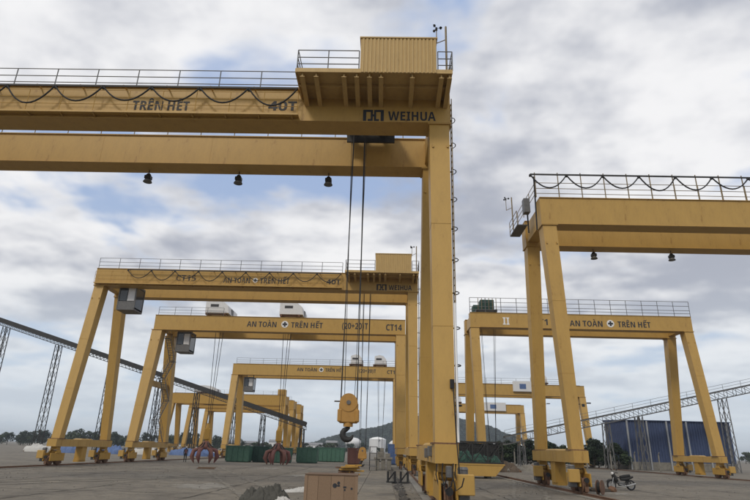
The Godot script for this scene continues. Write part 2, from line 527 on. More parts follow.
# the load-bearing frame shared by all cranes; local origin at the middle of the crane on the ground
func crane_frame(label: String, x0: float, x1: float, d: float, H: float, o := {}) -> Node3D:
	var gh: float = o.get("gh", 1.65); var gw: float = o.get("gw", 1.05); var gauge: float = o.get("gauge", 4.2)
	var wb: float = o.get("wb", 8.6); var lt: float = o.get("lt", 0.9); var lb: float = o.get("lb", 0.74)
	var m: Material = o.get("mat", M.yellow)
	var zc: float = -d - gw * 0.5 - gauge * 0.5
	var root := thing(o.get("name", "gantry_crane"), label, "crane", Vector3((x0 + x1) * 0.5, 0, zc), 0, "gantry cranes in the yard")
	var hx: float = (x1 - x0) * 0.5
	var lean: float = o.get("lean", 0.0)
	var ext: float = o.get("ext", 0.5)
	for s in [1, -1]:
		var zz: float = s * gauge * 0.5
		var b := MB.new()
		b.box(Vector3(0, H - gh * 0.5, zz), Vector3((hx + ext) * 2.0, gh, gw))
		# flange lips and web seams
		b.box(Vector3(0, H + 0.015, zz), Vector3((hx + ext) * 2.0 + 0.02, 0.03, gw + 0.14))
		b.box(Vector3(0, H - gh - 0.015, zz), Vector3((hx + ext) * 2.0 + 0.02, 0.03, gw + 0.12))
		var seams := 5
		for k in range(1, seams):
			b.box(Vector3(-hx + 2.0 * hx * k / seams, H - gh * 0.5, zz), Vector3(0.022, gh - 0.06, gw + 0.012))
		var g := put("girder", b, m, root)
		var r := MB.new()
		r.box(Vector3(0, H + 0.1, zz - s * 0.2), Vector3(hx * 2.0, 0.14, 0.07))
		put("trolley_rail", r, M.rust, g)
	for sx in [-1, 1]:
		var bx: float = sx * hx + lean
		var e := MB.new()
		e.box(Vector3(sx * (hx + 0.02), H - gh * 0.52, 0), Vector3(0.75, gh * 0.72, gauge - gw))
		put("end_beam", e, m, root)
		for s in [1, -1]:
			var l := MB.new()
			var zt: float = s * gauge * 0.5; var zb: float = s * wb * 0.5
			var yt: float = H - gh - 0.03; var yb := 2.17
			var B := []; var T := []
			for k in [[-1, -1], [1, -1], [1, 1], [-1, 1]]:
				B.append(Vector3(bx + k[0] * lb * 0.5, yb, zb + k[1] * lb * 0.55))
				T.append(Vector3(sx * hx + k[0] * lt * 0.5, yt - 0.05, zt + k[1] * lt * 0.55))
			l.hexa(B, T)
			l.box(Vector3(sx * hx, yt - 0.026, zt), Vector3(lt + 0.16, 0.05, lt * 1.1 + 0.16))
			for t in [0.30, 0.62]:
				var cx := Vector3(lerpf(bx, sx * hx, t), lerpf(yb, yt, t), lerpf(zb, zt, t))
				var ww := lerpf(lb, lt, t)
				l.box(cx, Vector3(ww + 0.014, 0.03, ww * 1.1 + 0.014))
			# lifting lugs
			for q in [-1, 1]:
				l.box(Vector3(sx * hx + q * lt * 0.36, yt - 1.3, zt + (zb - zt) * 1.3 / (yt - yb) + lt * 0.55), Vector3(0.07, 0.12, 0.10))
			var leg := put("leg", l, m, root)
			var f := MB.new()
			f.box(Vector3(bx, 2.16, zb), Vector3(lb + 0.2, 0.05, lb * 1.1 + 0.2))
			put("flange", f, M.rust, leg)
		var sb := MB.new()
		sb.box(Vector3(bx, 1.83, 0), Vector3(0.78, 0.60, wb + 1.5))
		for k in 7: sb.box(Vector3(bx, 1.83, -wb * 0.5 + wb * k / 6.0), Vector3(0.80, 0.58, 0.025))
		sb.hexa([Vector3(bx - 0.38, 2.135, -1.1), Vector3(bx + 0.38, 2.135, -1.1), Vector3(bx + 0.38, 2.135, 1.1), Vector3(bx - 0.38, 2.135, 1.1)],
			[Vector3(bx - 0.30, 2.22, -0.8), Vector3(bx + 0.30, 2.22, -0.8), Vector3(bx + 0.30, 2.22, 0.8), Vector3(bx - 0.30, 2.22, 0.8)])
		put("sill_beam", sb, m, root)
		for s in [1, -1]: bogie(root, bx, s * wb * 0.5, sx, 1.53)
		var an := MB.new()
		an.cbox(Vector3(bx, 0.95, 0), Vector3(0.62, 1.15, 0.85), 0.02)
		an.box(Vector3(bx, 0.36, 0), Vector3(0.5, 0.2, 1.2))
		put("anchor_box", an, M.yellow_old, root)
		if o.get("tie", false):
			var t := MB.new()
			var yt2: float = H * 0.52
			var kk: float = (yt2 - 2.17) / (H - gh - 2.17)
			var zz2: float = lerpf(wb, gauge, kk) * 0.5
			t.box(Vector3(bx, yt2, 0), Vector3(0.5, 0.6, zz2 * 2.0 - lb))
			put("tie_beam", t, m, root)
	return root

func stair(parent: Node, x: float, z: float, y0: float, y1: float, run: float):
	# zig-zag stair flights beside a leg
	var n := int(round((y1 - y0) / 2.6))
	for k in n:
		var b := MB.new()
		var ya := lerpf(y0, y1, float(k) / n); var yb := lerpf(y0, y1, float(k + 1) / n)
		var s := 1.0 if k % 2 == 0 else -1.0
		var a := Vector3(x, ya, z - s * run); var c := Vector3(x, yb, z + s * run)
		for q in [-0.28, 0.28]:
			b.beam(a + Vector3(q, 0, 0), c + Vector3(q, 0, 0), 0.04, 0.16)
			b.tube(a + Vector3(q, 0.95, 0), c + Vector3(q, 0.95, 0), 0.02, 4)
			b.tube(a + Vector3(q, 0.5, 0), c + Vector3(q, 0.5, 0), 0.015, 4)
			for t in [0.0, 0.33, 0.66, 1.0]:
				var p := a.lerp(c, t) + Vector3(q, 0, 0)
				b.tube(p, p + Vector3(0, 0.95, 0), 0.018, 4)
		for i in 9:
			b.box(a.lerp(c, (i + 0.5) / 9.0), Vector3(0.54, 0.03, 0.2))
		b.box(c + Vector3(0, 0, s * 0.35), Vector3(0.62, 0.04, 0.7))
		put("stair_flight", b, M.grey_steel, parent)

func ladder(parent: Node, a: Vector3, c: Vector3, out: Vector3):
	var b := MB.new()
	var side := out.cross(Vector3.UP).normalized()
	for q in [-0.22, 0.22]: b.tube(a + side * q, c + side * q, 0.025, 5)
	var n := int((c - a).length() / 0.33)
	for k in n:
		var p := a.lerp(c, (k + 0.5) / n)
		b.tube(p - side * 0.22, p + side * 0.22, 0.013, 4)
	var root := put("ladder", b, M.rail_paint, parent)
	var h := int((c - a).length() / 1.5)
	for k in h:
		var p := a.lerp(c, (k + 0.8) / (h + 0.6))
		var hb := MB.new()
		var ps := []
		for i in 9:
			var t := PI * i / 8.0
			ps.append(p + side * cos(t) * 0.24 + out * sin(t) * 0.17)
		hb.path(ps, 0.022, 4)
		hb.box(p - out * 0.08, Vector3(0.2, 0.05, 0.05))
		put("cage_hoop", hb, M.dark_steel, root)

func mast(parent: Node, at: Vector3, h: float):
	var b := MB.new()
	b.tube(at, at + Vector3(0, h, 0), 0.045, 6)
	b.tube(at + Vector3(0, h * 0.72, 0), at + Vector3(-0.42, h * 0.64, 0), 0.022, 5)
	b.tube(at + Vector3(-0.42, h * 0.64, 0), at + Vector3(-0.42, h * 0.92, 0), 0.022, 5)
	var root := put("mast", b, M.rail_paint, parent)
	var c := MB.new()
	var top := at + Vector3(-0.42, h * 0.92, 0)
	c.tube(top, top + Vector3(0, 0.14, 0), 0.05, 8)
	for k in 3:
		var q := Vector3(cos(TAU * k / 3.0), 0, sin(TAU * k / 3.0)) * 0.16
		c.tube(top + Vector3(0, 0.12, 0), top + Vector3(0, 0.12, 0) + q, 0.012, 4)
		c.lathe(top + Vector3(0, 0.12, 0) + q * 1.2, Vector3(-q.z, 0, q.x), [[-0.05, 0.01], [-0.03, 0.05], [0.04, 0.07]], 8)
	put("anemometer", c, M.dark_steel, root)

func floodlight(parent: Node, at: Vector3):
	var b := MB.new()
	b.tube(at, at - Vector3(0, 0.22, 0), 0.025, 5)
	b.tube(at - Vector3(0, 0.22, 0), at - Vector3(0, 0.34, 0), 0.09, 8, 0.16)
	b.cbox(at - Vector3(0, 0.44, 0), Vector3(0.34, 0.2, 0.3), 0.02)
	var root := put("floodlight", b, M.dark_steel, parent)
	var c := MB.new()
	c.lathe(at - Vector3(0, 0.54, 0), Vector3.DOWN, [[0.0, 0.13], [0.08, 0.2], [0.17, 0.24], [0.18, 0.2]], 12)
	c.tube(at - Vector3(0, 0.70, 0), at - Vector3(0, 0.712, 0), 0.21, 12)
	put("reflector", c, M.grey_steel, root)

func corrugated(b: MB, x0: float, x1: float, y0: float, y1: float, z: float, pitch: float, dep: float):
	var n := int(round((x1 - x0) / pitch))
	for k in n:
		var a := lerpf(x0, x1, float(k) / n); var c := lerpf(x0, x1, float(k + 1) / n)
		var w := c - a
		var xs := [a, a + w * 0.3, a + w * 0.4, a + w * 0.9, c]
		var zs := [z, z, z + dep, z + dep, z]
		for i in 4:
			b.poly_dir([Vector3(xs[i], y0, zs[i]), Vector3(xs[i + 1], y0, zs[i + 1]), Vector3(xs[i + 1], y1, zs[i + 1]), Vector3(xs[i], y1, zs[i])], Vector3(0, 0, 1))

# the two cranes with the front walkway, hanging cables and electrical house on a bracketed deck
func house_crane(label: String, x0: float, x1: float, d: float, H: float, near: bool, sh := 0.0) -> Node3D:
	var root := crane_frame(label, x0, x1, d, H, {"wb": 8.4, "lean": -0.2 if near else 0.0, "lb": 0.7})
	var cx := root.position.x; var zc := root.position.z
	var zf := -d - zc                    # front face of front girder in local z
	var L := func(x): return x - cx
	# top railings
	railing(root, [Vector3(L.call(x0 - 0.4), H + 0.03, zf - 0.05), Vector3(L.call(-4.1), H + 0.03, zf - 0.05)], 1.05, 1.9, M.grey_steel, near)
	railing(root, [Vector3(L.call(x0 - 0.4), H + 0.03, zf - 5.2), Vector3(L.call(x1 + 0.4), H + 0.03, zf - 5.2)], 1.05, 1.9, M.rail_paint, near)
	# front walkway
	var wy := H - 1.5
	var w := MB.new()
	w.box(Vector3(L.call((x0 - 0.4 - 4.1) * 0.5), wy, zf + 0.17), Vector3(-4.1 - x0 + 0.4, 0.05, 0.32))
	w.box(Vector3(L.call((x0 - 0.4 - 4.1) * 0.5), wy - 0.02, zf + 0.345), Vector3(-4.1 - x0 + 0.4, 0.09, 0.03))
	var wk := put("walkway", w, M.yellow, root)
	var br := MB.new()
	br.hexa([Vector3(-0.03, -0.12, 0.01), Vector3(0.03, -0.12, 0.01), Vector3(0.03, -0.06, 0.31), Vector3(-0.03, -0.06, 0.31)], [Vector3(-0.03, -0.03, 0.01), Vector3(0.03, -0.03, 0.01), Vector3(0.03, -0.03, 0.31), Vector3(-0.03, -0.03, 0.31)])
	var bm := br.mesh()
	var nb := 16
	for k in nb:
		inst("bracket", bm, M.yellow, wk, Vector3(L.call(lerpf(x0, -4.4, float(k) / (nb - 1))), wy, zf))
	railing(root, [Vector3(L.call(x0 - 0.4), wy + 0.025, zf + 0.31), Vector3(L.call(-4.15), wy + 0.025, zf + 0.31)], 1.12, 1.55, M.yellow_old, near, [1.0, 0.66, 0.33], 0.016)
	# cables hanging in loops from a track on the top flange
	festoon(root, Vector3(L.call(-24.5), H - 0.16, zf + 0.36), Vector3(L.call(-4.2), H - 0.16, zf + 0.36), 2.03, 0.86, 0.038)
	var ta := MB.new()
	for k in 11:
		var tx: float = L.call(-24.5 + 20.3 * k / 10.0)
		ta.beam(Vector3(tx, H - 0.1, zf + 0.0), Vector3(tx, H - 0.1, zf + 0.36), 0.05, 0.05)
	put("track_arm", ta, M.yellow_old, root)
	# deck on brackets
	var cx0 := cx
	L = func(x): return x - cx0 + sh
	var dz0 := zf + 0.002; var dz1 := zf + 1.95
	var dx0: float = L.call(-4.0); var dx1: float = L.call(2.72); var dy := H - 0.42
	var dk := MB.new()
	dk.box(Vector3((dx0 + dx1) * 0.5, dy, (dz0 + dz1) * 0.5), Vector3(dx1 - dx0, 0.06, dz1 - dz0))
	dk.box(Vector3((dx0 + dx1) * 0.5, dy + 0.02, dz1 + 0.03), Vector3(dx1 - dx0, 0.2, 0.055))
	dk.box(Vector3(dx0 - 0.03, dy + 0.02, (dz0 + dz1) * 0.5 + 0.03), Vector3(0.055, 0.2, dz1 - dz0))
	dk.box(Vector3((dx0 + dx1) * 0.5, dy - 0.10, lerpf(dz0, dz1, 0.55)), Vector3(dx1 - dx0, 0.13, 0.09))
	var deck := put("deck", dk, M.cream, root)
	var bk := MB.new()
	bk.hexa([Vector3(-0.035, -0.42, 0.0), Vector3(0.035, -0.42, 0.0), Vector3(0.035, -0.22, 1.9), Vector3(-0.035, -0.22, 1.9)], [Vector3(-0.035, -0.035, 0.0), Vector3(0.035, -0.035, 0.0), Vector3(0.035, -0.035, 1.9), Vector3(-0.035, -0.035, 1.9)])
	bk.hexa([Vector3(-0.10, -0.46, 0.0), Vector3(0.10, -0.46, 0.0), Vector3(0.10, -0.255, 1.91), Vector3(-0.10, -0.255, 1.91)], [Vector3(-0.10, -0.425, 0.0), Vector3(0.10, -0.425, 0.0), Vector3(0.10, -0.225, 1.91), Vector3(-0.10, -0.225, 1.91)])
	var bkm := bk.mesh()
	for x in [-3.75, -3.15, -1.95, -1.4, -0.85, -0.35, 1.0, 2.25, 2.6]:
		inst("bracket", bkm, M.cream, deck, Vector3(L.call(x), dy, dz0))
	railing(root, [Vector3(dx0, dy + 0.12, dz0 + 0.1), Vector3(dx0, dy + 0.12, dz1 - 0.02), Vector3(L.call(-1.32), dy + 0.12, dz1 - 0.02)], 1.0, 1.35, M.grey_steel, near)
	railing(root, [Vector3(L.call(2.1), dy + 0.12, dz1 - 0.02), Vector3(dx1, dy + 0.12, dz1 - 0.02), Vector3(dx1, dy + 0.12, dz0 + 0.1)], 1.0, 1.2, M.grey_steel, near)
	# electrical house
	var hx0: float = L.call(-1.26); var hx1: float = L.call(2.04); var hy0 := dy - 0.08; var hy1 := dy + 1.72
	var hb := MB.new()
	corrugated(hb, hx0, hx1, hy0, hy1, dz1 + 0.065, 0.165, 0.03)
	hb.box(Vector3((hx0 + hx1) * 0.5, (dy + 0.035 + hy1) * 0.5, (dz0 + dz1) * 0.5 + 0.03), Vector3(hx1 - hx0, hy1 - dy - 0.035, dz1 - dz0 - 0.02))
	var house := put("electrical_house", hb, M.cream, root)
	var rf := MB.new()
	rf.box(Vector3((hx0 + hx1) * 0.5, hy1 + 0.035, (dz0 + dz1) * 0.5 + 0.06), Vector3(hx1 - hx0 + 0.1, 0.06, dz1 - dz0 + 0.12))
	put("roof", rf, M.cream, house)
	for x in [-0.4, 1.25]:
		var lg := MB.new()
		lg.box(Vector3(L.call(x), hy1 + 0.1, dz1 - 0.2), Vector3(0.12, 0.09, 0.06))
		put("lifting_lug", lg, M.rust, house)
	mast(root, Vector3(L.call(2.5), dy + 0.1, dz1 - 0.2), 2.55)
	var ln := -0.2 if near else 0.0
	ladder(root, Vector3((x1 - cx) + ln + 0.47, 2.3, zf + 1.5), Vector3((x1 - cx) + 0.60, H - 0.2, zf - 0.45), Vector3(1, 0, 0))
	var pp := MB.new()
	pp.tube(Vector3((x1 - cx) + ln + 0.44, 2.2, zf + 1.9), Vector3((x1 - cx) + ln + 0.53, 7.2, zf + 1.25), 0.045, 8)
	put("conduit", pp, M.white_clean, root)
	emblem(root, L.call(-1.16), L.call(-0.21), H - 1.62, H - 1.02, zf + 0.008)
	lettering(root, "WEIHUA", L.call(-0.01), L.call(2.16), H - 1.56, H - 1.09, zf + 0.008, M.ink)
	lettering(root, "40T", -5.56 - cx, -4.25 - cx, H - 1.12, H - 0.62, zf + 0.008, M.ink_worn)
	return root

func white_trolley(label: String, x: float, H: float, z: float, gauge: float, big := 1.0) -> Node3D:
	var t := thing("hoist_trolley", label, "trolley", Vector3(x, H + 0.17, z), 0, "white covered hoist trolleys")
	var b := MB.new()
	for q in [-1, 1]:
		b.box(Vector3(q * 1.1, 0.22, 0), Vector3(0.25, 0.24, gauge + 0.3))
		b.box(Vector3(0, 0.22, q * (gauge * 0.5 - 0.2)), Vector3(1.95, 0.2, 0.2))
	put("frame", b, M.rust, t)
	for q in [-1, 1]:
		for s in [-1, 1]:
			var w := MB.new()
			w.tube(Vector3(q * 0.8, 0.13, s * (gauge * 0.5 - 0.2) - 0.33 * s - 0.06), Vector3(q * 0.8, 0.13, s * (gauge * 0.5 - 0.2) - 0.33 * s + 0.06), 0.13, 12)
			put("wheel", w, M.dark_steel, t)
	var c := MB.new()
	var z0 := -gauge * 0.5 - 0.1; var z1 := gauge * 0.5 + 0.1
	var prof := [Vector2(-1.3, 0.35), Vector2(1.55 , 0.35), Vector2(1.45, 1.25), Vector2(0.75, 1.85), Vector2(-0.2, 2.0), Vector2(-1.3, 1.75)]
	var f := []; var k := []
	for p in prof:
		f.append(Vector3(p.x * big, p.y, z1)); k.append(Vector3(p.x * big, p.y, z0))
	var o := Vector3(0, 1.1, 0)
	c.poly(f.duplicate(), o); c.poly(k.duplicate(), o)
	for i in prof.size(): c.poly([f[i], f[(i + 1) % 6], k[(i + 1) % 6], k[i]], o)
	put("cover", c, M.white, t)
	var lg := MB.new()
	lg.box(Vector3(-0.2, 1.25, z1 + 0.008), Vector3(1.0, 0.34, 0.012))
	put("logo_panel", lg, M.ink_worn, t)
	var dr := MB.new()
	dr.box(Vector3(1.5 * big, 0.8, 0.3), Vector3(0.14, 0.7, 0.8))
	put("side_hatch", dr, M.grey_steel, t)
	return t

func ropes(parent: Node, pairs: Array, r: float):
	for p in pairs:
		var b := MB.new()
		b.tube(p[0], p[1], r, 6)
		put("wire_rope", b, M.rope, parent)

func hook_block(label: String, at: Vector3, sc: float, top: float, spread: float) -> Node3D:
	# at: hook tip on the bottom; ropes run up to height top
	var t := thing("hook_block", label, "crane hook", at, 0, "hooks hanging from the cranes")
	var b := MB.new()
	var W := 0.40 * sc; var D := 0.22 * sc; var y0 := 0.72 * sc; var y1 := 1.55 * sc
	b.cbox(Vector3(0, (y0 + y1) * 0.5, 0), Vector3(W * 2.0, y1 - y0, D * 2.0), 0.05 * sc)
	for q in [-1, 1]: b.cbox(Vector3(q * W * 0.9, y0 + 0.3 * sc, 0), Vector3(0.18 * sc, 0.5 * sc, D * 2.3), 0.03 * sc)
	b.tube(Vector3(0, y0 - 0.14 * sc, 0), Vector3(0, y0 + 0.05 * sc, 0), 0.2 * sc, 12)
	put("housing", b, M.orange, t)
	var sv := MB.new()
	sv.tube(Vector3(0, y1 + 0.0 * sc, -D * 0.98), Vector3(0, y1 + 0.0 * sc, D * 1.12), W * 0.93, 24)
	put("sheave_guard", sv, M.orange, t)
	var ax := MB.new()
	ax.tube(Vector3(0, y1, D * 1.1), Vector3(0, y1, D * 1.3), 0.09 * sc, 10)
	ax.tube(Vector3(-W * 1.55, y1 + 0.05 * sc, 0), Vector3(-W * 0.9, y1 + 0.05 * sc, 0), 0.035 * sc, 6)
	put("axle_pin", ax, M.grey_steel, t)
	var h := MB.new()
	var ps := []; var rs := []
	ps.append(Vector3(0, y0 - 0.02 * sc, 0)); rs.append(0.085 * sc)
	ps.append(Vector3(0, 0.52 * sc, 0)); rs.append(0.09 * sc)
	for i in 10:
		var a := deg_to_rad(105.0 + 250.0 * i / 9.0)
		ps.append(Vector3(cos(a) * 0.215, sin(a) * 0.215 + 0.28, 0) * sc)
		rs.append((0.10 + 0.035 * sin(PI * i / 9.0) - 0.075 * pow(i / 9.0, 4.0)) * sc)
	h.limb(ps, rs, 10)
	put("hook", h, M.dark_steel, t)
	var rp := []
	for q in [-1, 1]:
		for s in [-1, 1]:
			rp.append([Vector3(q * W * 0.86, y1, s * D * 0.5), Vector3(q * spread + 0.03 * s, top - at.y, s * D * 0.9)])
	ropes(t, rp, 0.02)
	ropes(t, [[Vector3(-W * 0.5, y1 + 0.3 * sc, -D * 0.3), Vector3(-spread * 1.5, top - at.y, -D)], [Vector3(W * 0.6, y1 + 0.25 * sc, D * 0.3), Vector3(spread * 1.35, top - at.y, -D)]], 0.013)
	return t

func grab(label: String, at: Vector3, top: float) -> Node3D:
	var t := thing("orange_peel_grab", label, "grab", at, 0.3, "red grabs resting on the yard")
	var b := MB.new()
	b.lathe(Vector3(0, 1.5, 0), Vector3.UP, [[0.0, 0.05], [0.0, 0.55], [0.35, 0.6], [0.6, 0.38], [0.9, 0.3], [0.95, 0.03]], 14)
	put("head", b, M.redbrown, t)
	for k in 6:
		var a := TAU * k / 6.0
		var dr := Vector3(cos(a), 0, sin(a))
		var p := MB.new()
		p.limb([dr * 0.55 + Vector3(0, 1.65, 0), dr * 1.25 + Vector3(0, 1.35, 0), dr * 1.42 + Vector3(0, 0.7, 0), dr * 1.12 + Vector3(0, 0.02, 0)], [0.16, 0.24, 0.26, 0.05], 6)
		put("tine", p, M.red if k % 2 == 0 else M.redbrown, t)
		var cy := MB.new()
		cy.tube(dr * 0.3 + Vector3(0, 2.25, 0), dr * 1.1 + Vector3(0, 1.45, 0), 0.07, 6)
		put("cylinder", cy, M.dark_steel, t)
	var y := MB.new()
	y.cbox(Vector3(0, 3.2, 0), Vector3(0.7, 1.3, 0.6), 0.08)
	y.tube(Vector3(0, 2.4, 0), Vector3(0, 2.6, 0), 0.2, 10)
	y.tube(Vector3(0, 3.85, 0), Vector3(0, 4.4, 0), 0.28, 10, 0.16)
	put("motor_block", y, M.yellow_old, t)
	ropes(t, [[Vector3(-0.15, 4.3, 0), Vector3(-0.5, top, 0)], [Vector3(0.15, 4.3, 0), Vector3(0.5, top, 0)], [Vector3(0, 4.3, 0.15), Vector3(0.1, top, 0.4)]], 0.035)
	return t

# ---------------------------------------------------------------- other builders
func leaf_crown(sd: int, w: float, h: float, n: int, leaf: float, lobes: int) -> ArrayMesh:
	var rng := RandomNumberGenerator.new(); rng.seed = sd
	var st := SurfaceTool.new()
	st.begin(Mesh.PRIMITIVE_TRIANGLES)
	st.set_smooth_group(-1)
	var cs := []
	for k in lobes:
		var a := rng.randf() * TAU; var rr := sqrt(rng.randf()) * w * 0.36
		var yy := rng.randf_range(0.15, 0.85)
		cs.append([Vector3(cos(a) * rr, yy * h, sin(a) * rr), rng.randf_range(0.16, 0.30) * w * (1.15 - 0.5 * yy)])
	for i in n:
		var c: Array = cs[rng.randi() % lobes]
		var v: Vector3 = Vector3(rng.randfn(), rng.randfn(), rng.randfn()).normalized() * c[1] * pow(rng.randf(), 0.4)
		var p: Vector3 = c[0] + v * Vector3(1, 0.8, 1)
		var x := Vector3(rng.randfn(), rng.randfn() * 0.5, rng.randfn()).normalized()
		var y := x.cross(Vector3(rng.randfn(), rng.randfn(), rng.randfn())).normalized()
		var s := leaf * rng.randf_range(0.6, 1.3)
		x *= s; y *= s * 0.6
		st.add_vertex(p - x); st.add_vertex(p + y); st.add_vertex(p + x)
		st.add_vertex(p - x); st.add_vertex(p + x); st.add_vertex(p - y)
	st.generate_normals()
	return st.commit()

func tree_proto(sd: int, w: float, h: float, trunk: float, n: int, leaf: float, m: Material, called: String, label: String, group: String) -> Node3D:
	var t := thing(called, label, "tree", Vector3.ZERO, 0, group)
	var b := MB.new()
	var rng := RandomNumberGenerator.new(); rng.seed = sd + 5
	b.limb([Vector3.ZERO, Vector3(0.1, trunk, 0), Vector3(0.05, trunk + h * 0.6, 0.1)], [0.05 * w * 0.6, 0.04 * w * 0.6, 0.03], 7)
	for k in 5:
		var a := rng.randf() * TAU
		var y0 := trunk + h * rng.randf_range(0.0, 0.3)
		b.tube(Vector3(0.08, y0, 0.02), Vector3(cos(a) * w * 0.3, y0 + h * 0.3, sin(a) * w * 0.3), 0.02 * w * 0.6, 5, 0.02)
	put("trunk", b, M.bark, t)
	inst("crown", leaf_crown(sd, w, h, n, leaf, 11), m, t, Vector3(0, trunk, 0))
	return t

func surface_net(bones: Array, cell: float, k: float) -> ArrayMesh:
	# bones: [a, b, ra, rb]
	var lo := Vector3.ONE * 99.0; var hi := -lo
	for q in bones:
		var r: float = max(q[2], q[3]) + cell * 2.0
		lo = lo.min(q[0] - Vector3.ONE * r).min(q[1] - Vector3.ONE * r)
		hi = hi.max(q[0] + Vector3.ONE * r).max(q[1] + Vector3.ONE * r)
	var n := Vector3i((hi - lo) / cell) + Vector3i.ONE * 2
	var f := PackedFloat32Array(); f.resize(n.x * n.y * n.z)
	for z in n.z:
		for y in n.y:
			for x in n.x:
				var p := lo + Vector3(x, y, z) * cell
				var dd := 9.0
				for q in bones:
					var ab: Vector3 = q[1] - q[0]
					var t: float = clamp((p - q[0]).dot(ab) / max(ab.length_squared(), 1e-6), 0.0, 1.0)
					var e: float = (p - (q[0] + ab * t)).length() - lerpf(q[2], q[3], t)
					var h: float = clamp(0.5 + 0.5 * (dd - e) / k, 0.0, 1.0)
					dd = lerpf(dd, e, h) - k * h * (1.0 - h)
				f[x + n.x * (y + n.y * z)] = dd
	var idx := {}
	var st := SurfaceTool.new(); st.begin(Mesh.PRIMITIVE_TRIANGLES); st.set_smooth_group(0)
	var at := func(x, y, z): return f[x + n.x * (y + n.y * z)]
	for z in n.z - 1:
		for y in n.y - 1:
			for x in n.x - 1:
				var s := Vector3.ZERO; var c := 0
				for e in [[0,0,0,1,0,0],[0,1,0,1,1,0],[0,0,1,1,0,1],[0,1,1,1,1,1],[0,0,0,0,1,0],[1,0,0,1,1,0],[0,0,1,0,1,1],[1,0,1,1,1,1],[0,0,0,0,0,1],[1,0,0,1,0,1],[0,1,0,0,1,1],[1,1,0,1,1,1]]:
					var a: float = at.call(x + e[0], y + e[1], z + e[2]); var b: float = at.call(x + e[3], y + e[4], z + e[5])
					if (a < 0.0) != (b < 0.0):
						s += Vector3(e[0], e[1], e[2]).lerp(Vector3(e[3], e[4], e[5]), a / (a - b)); c += 1
				if c > 0: idx[Vector3i(x, y, z)] = lo + (Vector3(x, y, z) + s / c) * cell
	for q in idx.keys():
		for ax in 3:
			var d := Vector3i.ZERO; d[ax] = 1
			var u := Vector3i.ZERO; u[(ax + 1) % 3] = 1
			var v := Vector3i.ZERO; v[(ax + 2) % 3] = 1
			var a: float = at.call(q.x, q.y, q.z); var b: float = at.call(q.x + d.x, q.y + d.y, q.z + d.z)
			if (a < 0.0) == (b < 0.0): continue
			if not (idx.has(q - u) and idx.has(q - v) and idx.has(q - u - v)): continue
			var p := [idx[q], idx[q - u], idx[q - u - v], idx[q - v]]
			if a < 0.0: p.reverse()
			for t in [[0, 2, 1], [0, 3, 2]]:
				for w in t: st.add_vertex(p[w])
	st.generate_normals()
	return st.commit()

func person(label: String, at: Vector3, turn: float):
	var t := thing("person", label, "person", at, turn)
	var B := []
	var J := func(a, b, ra, rb): B.append([a, b, ra, rb])
	for s in [-1, 1]:
		J.call(Vector3(s * 0.09, 0.93, 0), Vector3(s * 0.11, 0.5, 0.02), 0.085, 0.06)
		J.call(Vector3(s * 0.11, 0.5, 0.02), Vector3(s * 0.12, 0.09, -0.02), 0.058, 0.042)
		J.call(Vector3(s * 0.12, 0.05, -0.04), Vector3(s * 0.13, 0.04, 0.13), 0.045, 0.035)
		J.call(Vector3(s * 0.18, 1.40, 0), Vector3(s * 0.24, 1.12, -0.01), 0.055, 0.042)
		J.call(Vector3(s * 0.24, 1.12, -0.01), Vector3(s * 0.23, 0.88, 0.08), 0.04, 0.03)
		J.call(Vector3(s * 0.23, 0.86, 0.09), Vector3(s * 0.225, 0.77, 0.12), 0.03, 0.02)
		J.call(Vector3(s * 0.08, 1.41, 0), Vector3(s * 0.18, 1.40, 0), 0.06, 0.055)
	J.call(Vector3(0, 0.95, 0), Vector3(0, 1.15, 0), 0.125, 0.115)
	J.call(Vector3(0, 1.15, 0), Vector3(0, 1.36, 0.01), 0.12, 0.13)
	J.call(Vector3(0, 1.4, 0), Vector3(0, 1.55, 0.02), 0.055, 0.05)
	J.call(Vector3(0, 1.57, 0.03), Vector3(0, 1.64, 0.02), 0.075, 0.09)
	J.call(Vector3(0, 1.58, 0.10), Vector3(0, 1.60, 0.105), 0.014, 0.012)
	inst("body", surface_net(B, 0.028, 0.03), M.dark_steel, t)
	var h := MB.new()
	h.lathe(Vector3(0, 1.63, 0.02), Vector3.UP, [[0.0, 0.135], [0.02, 0.118], [0.08, 0.10], [0.125, 0.05], [0.13, 0.0]], 12)
	put("helmet", h, M.white_clean, t)
	var vs := MB.new()
	vs.lathe(Vector3(0, 0.98, 0.0), Vector3.UP, [[0.0, 0.155], [0.2, 0.15], [0.38, 0.165], [0.42, 0.12]], 14)
	put("vest", vs, M.red, t)

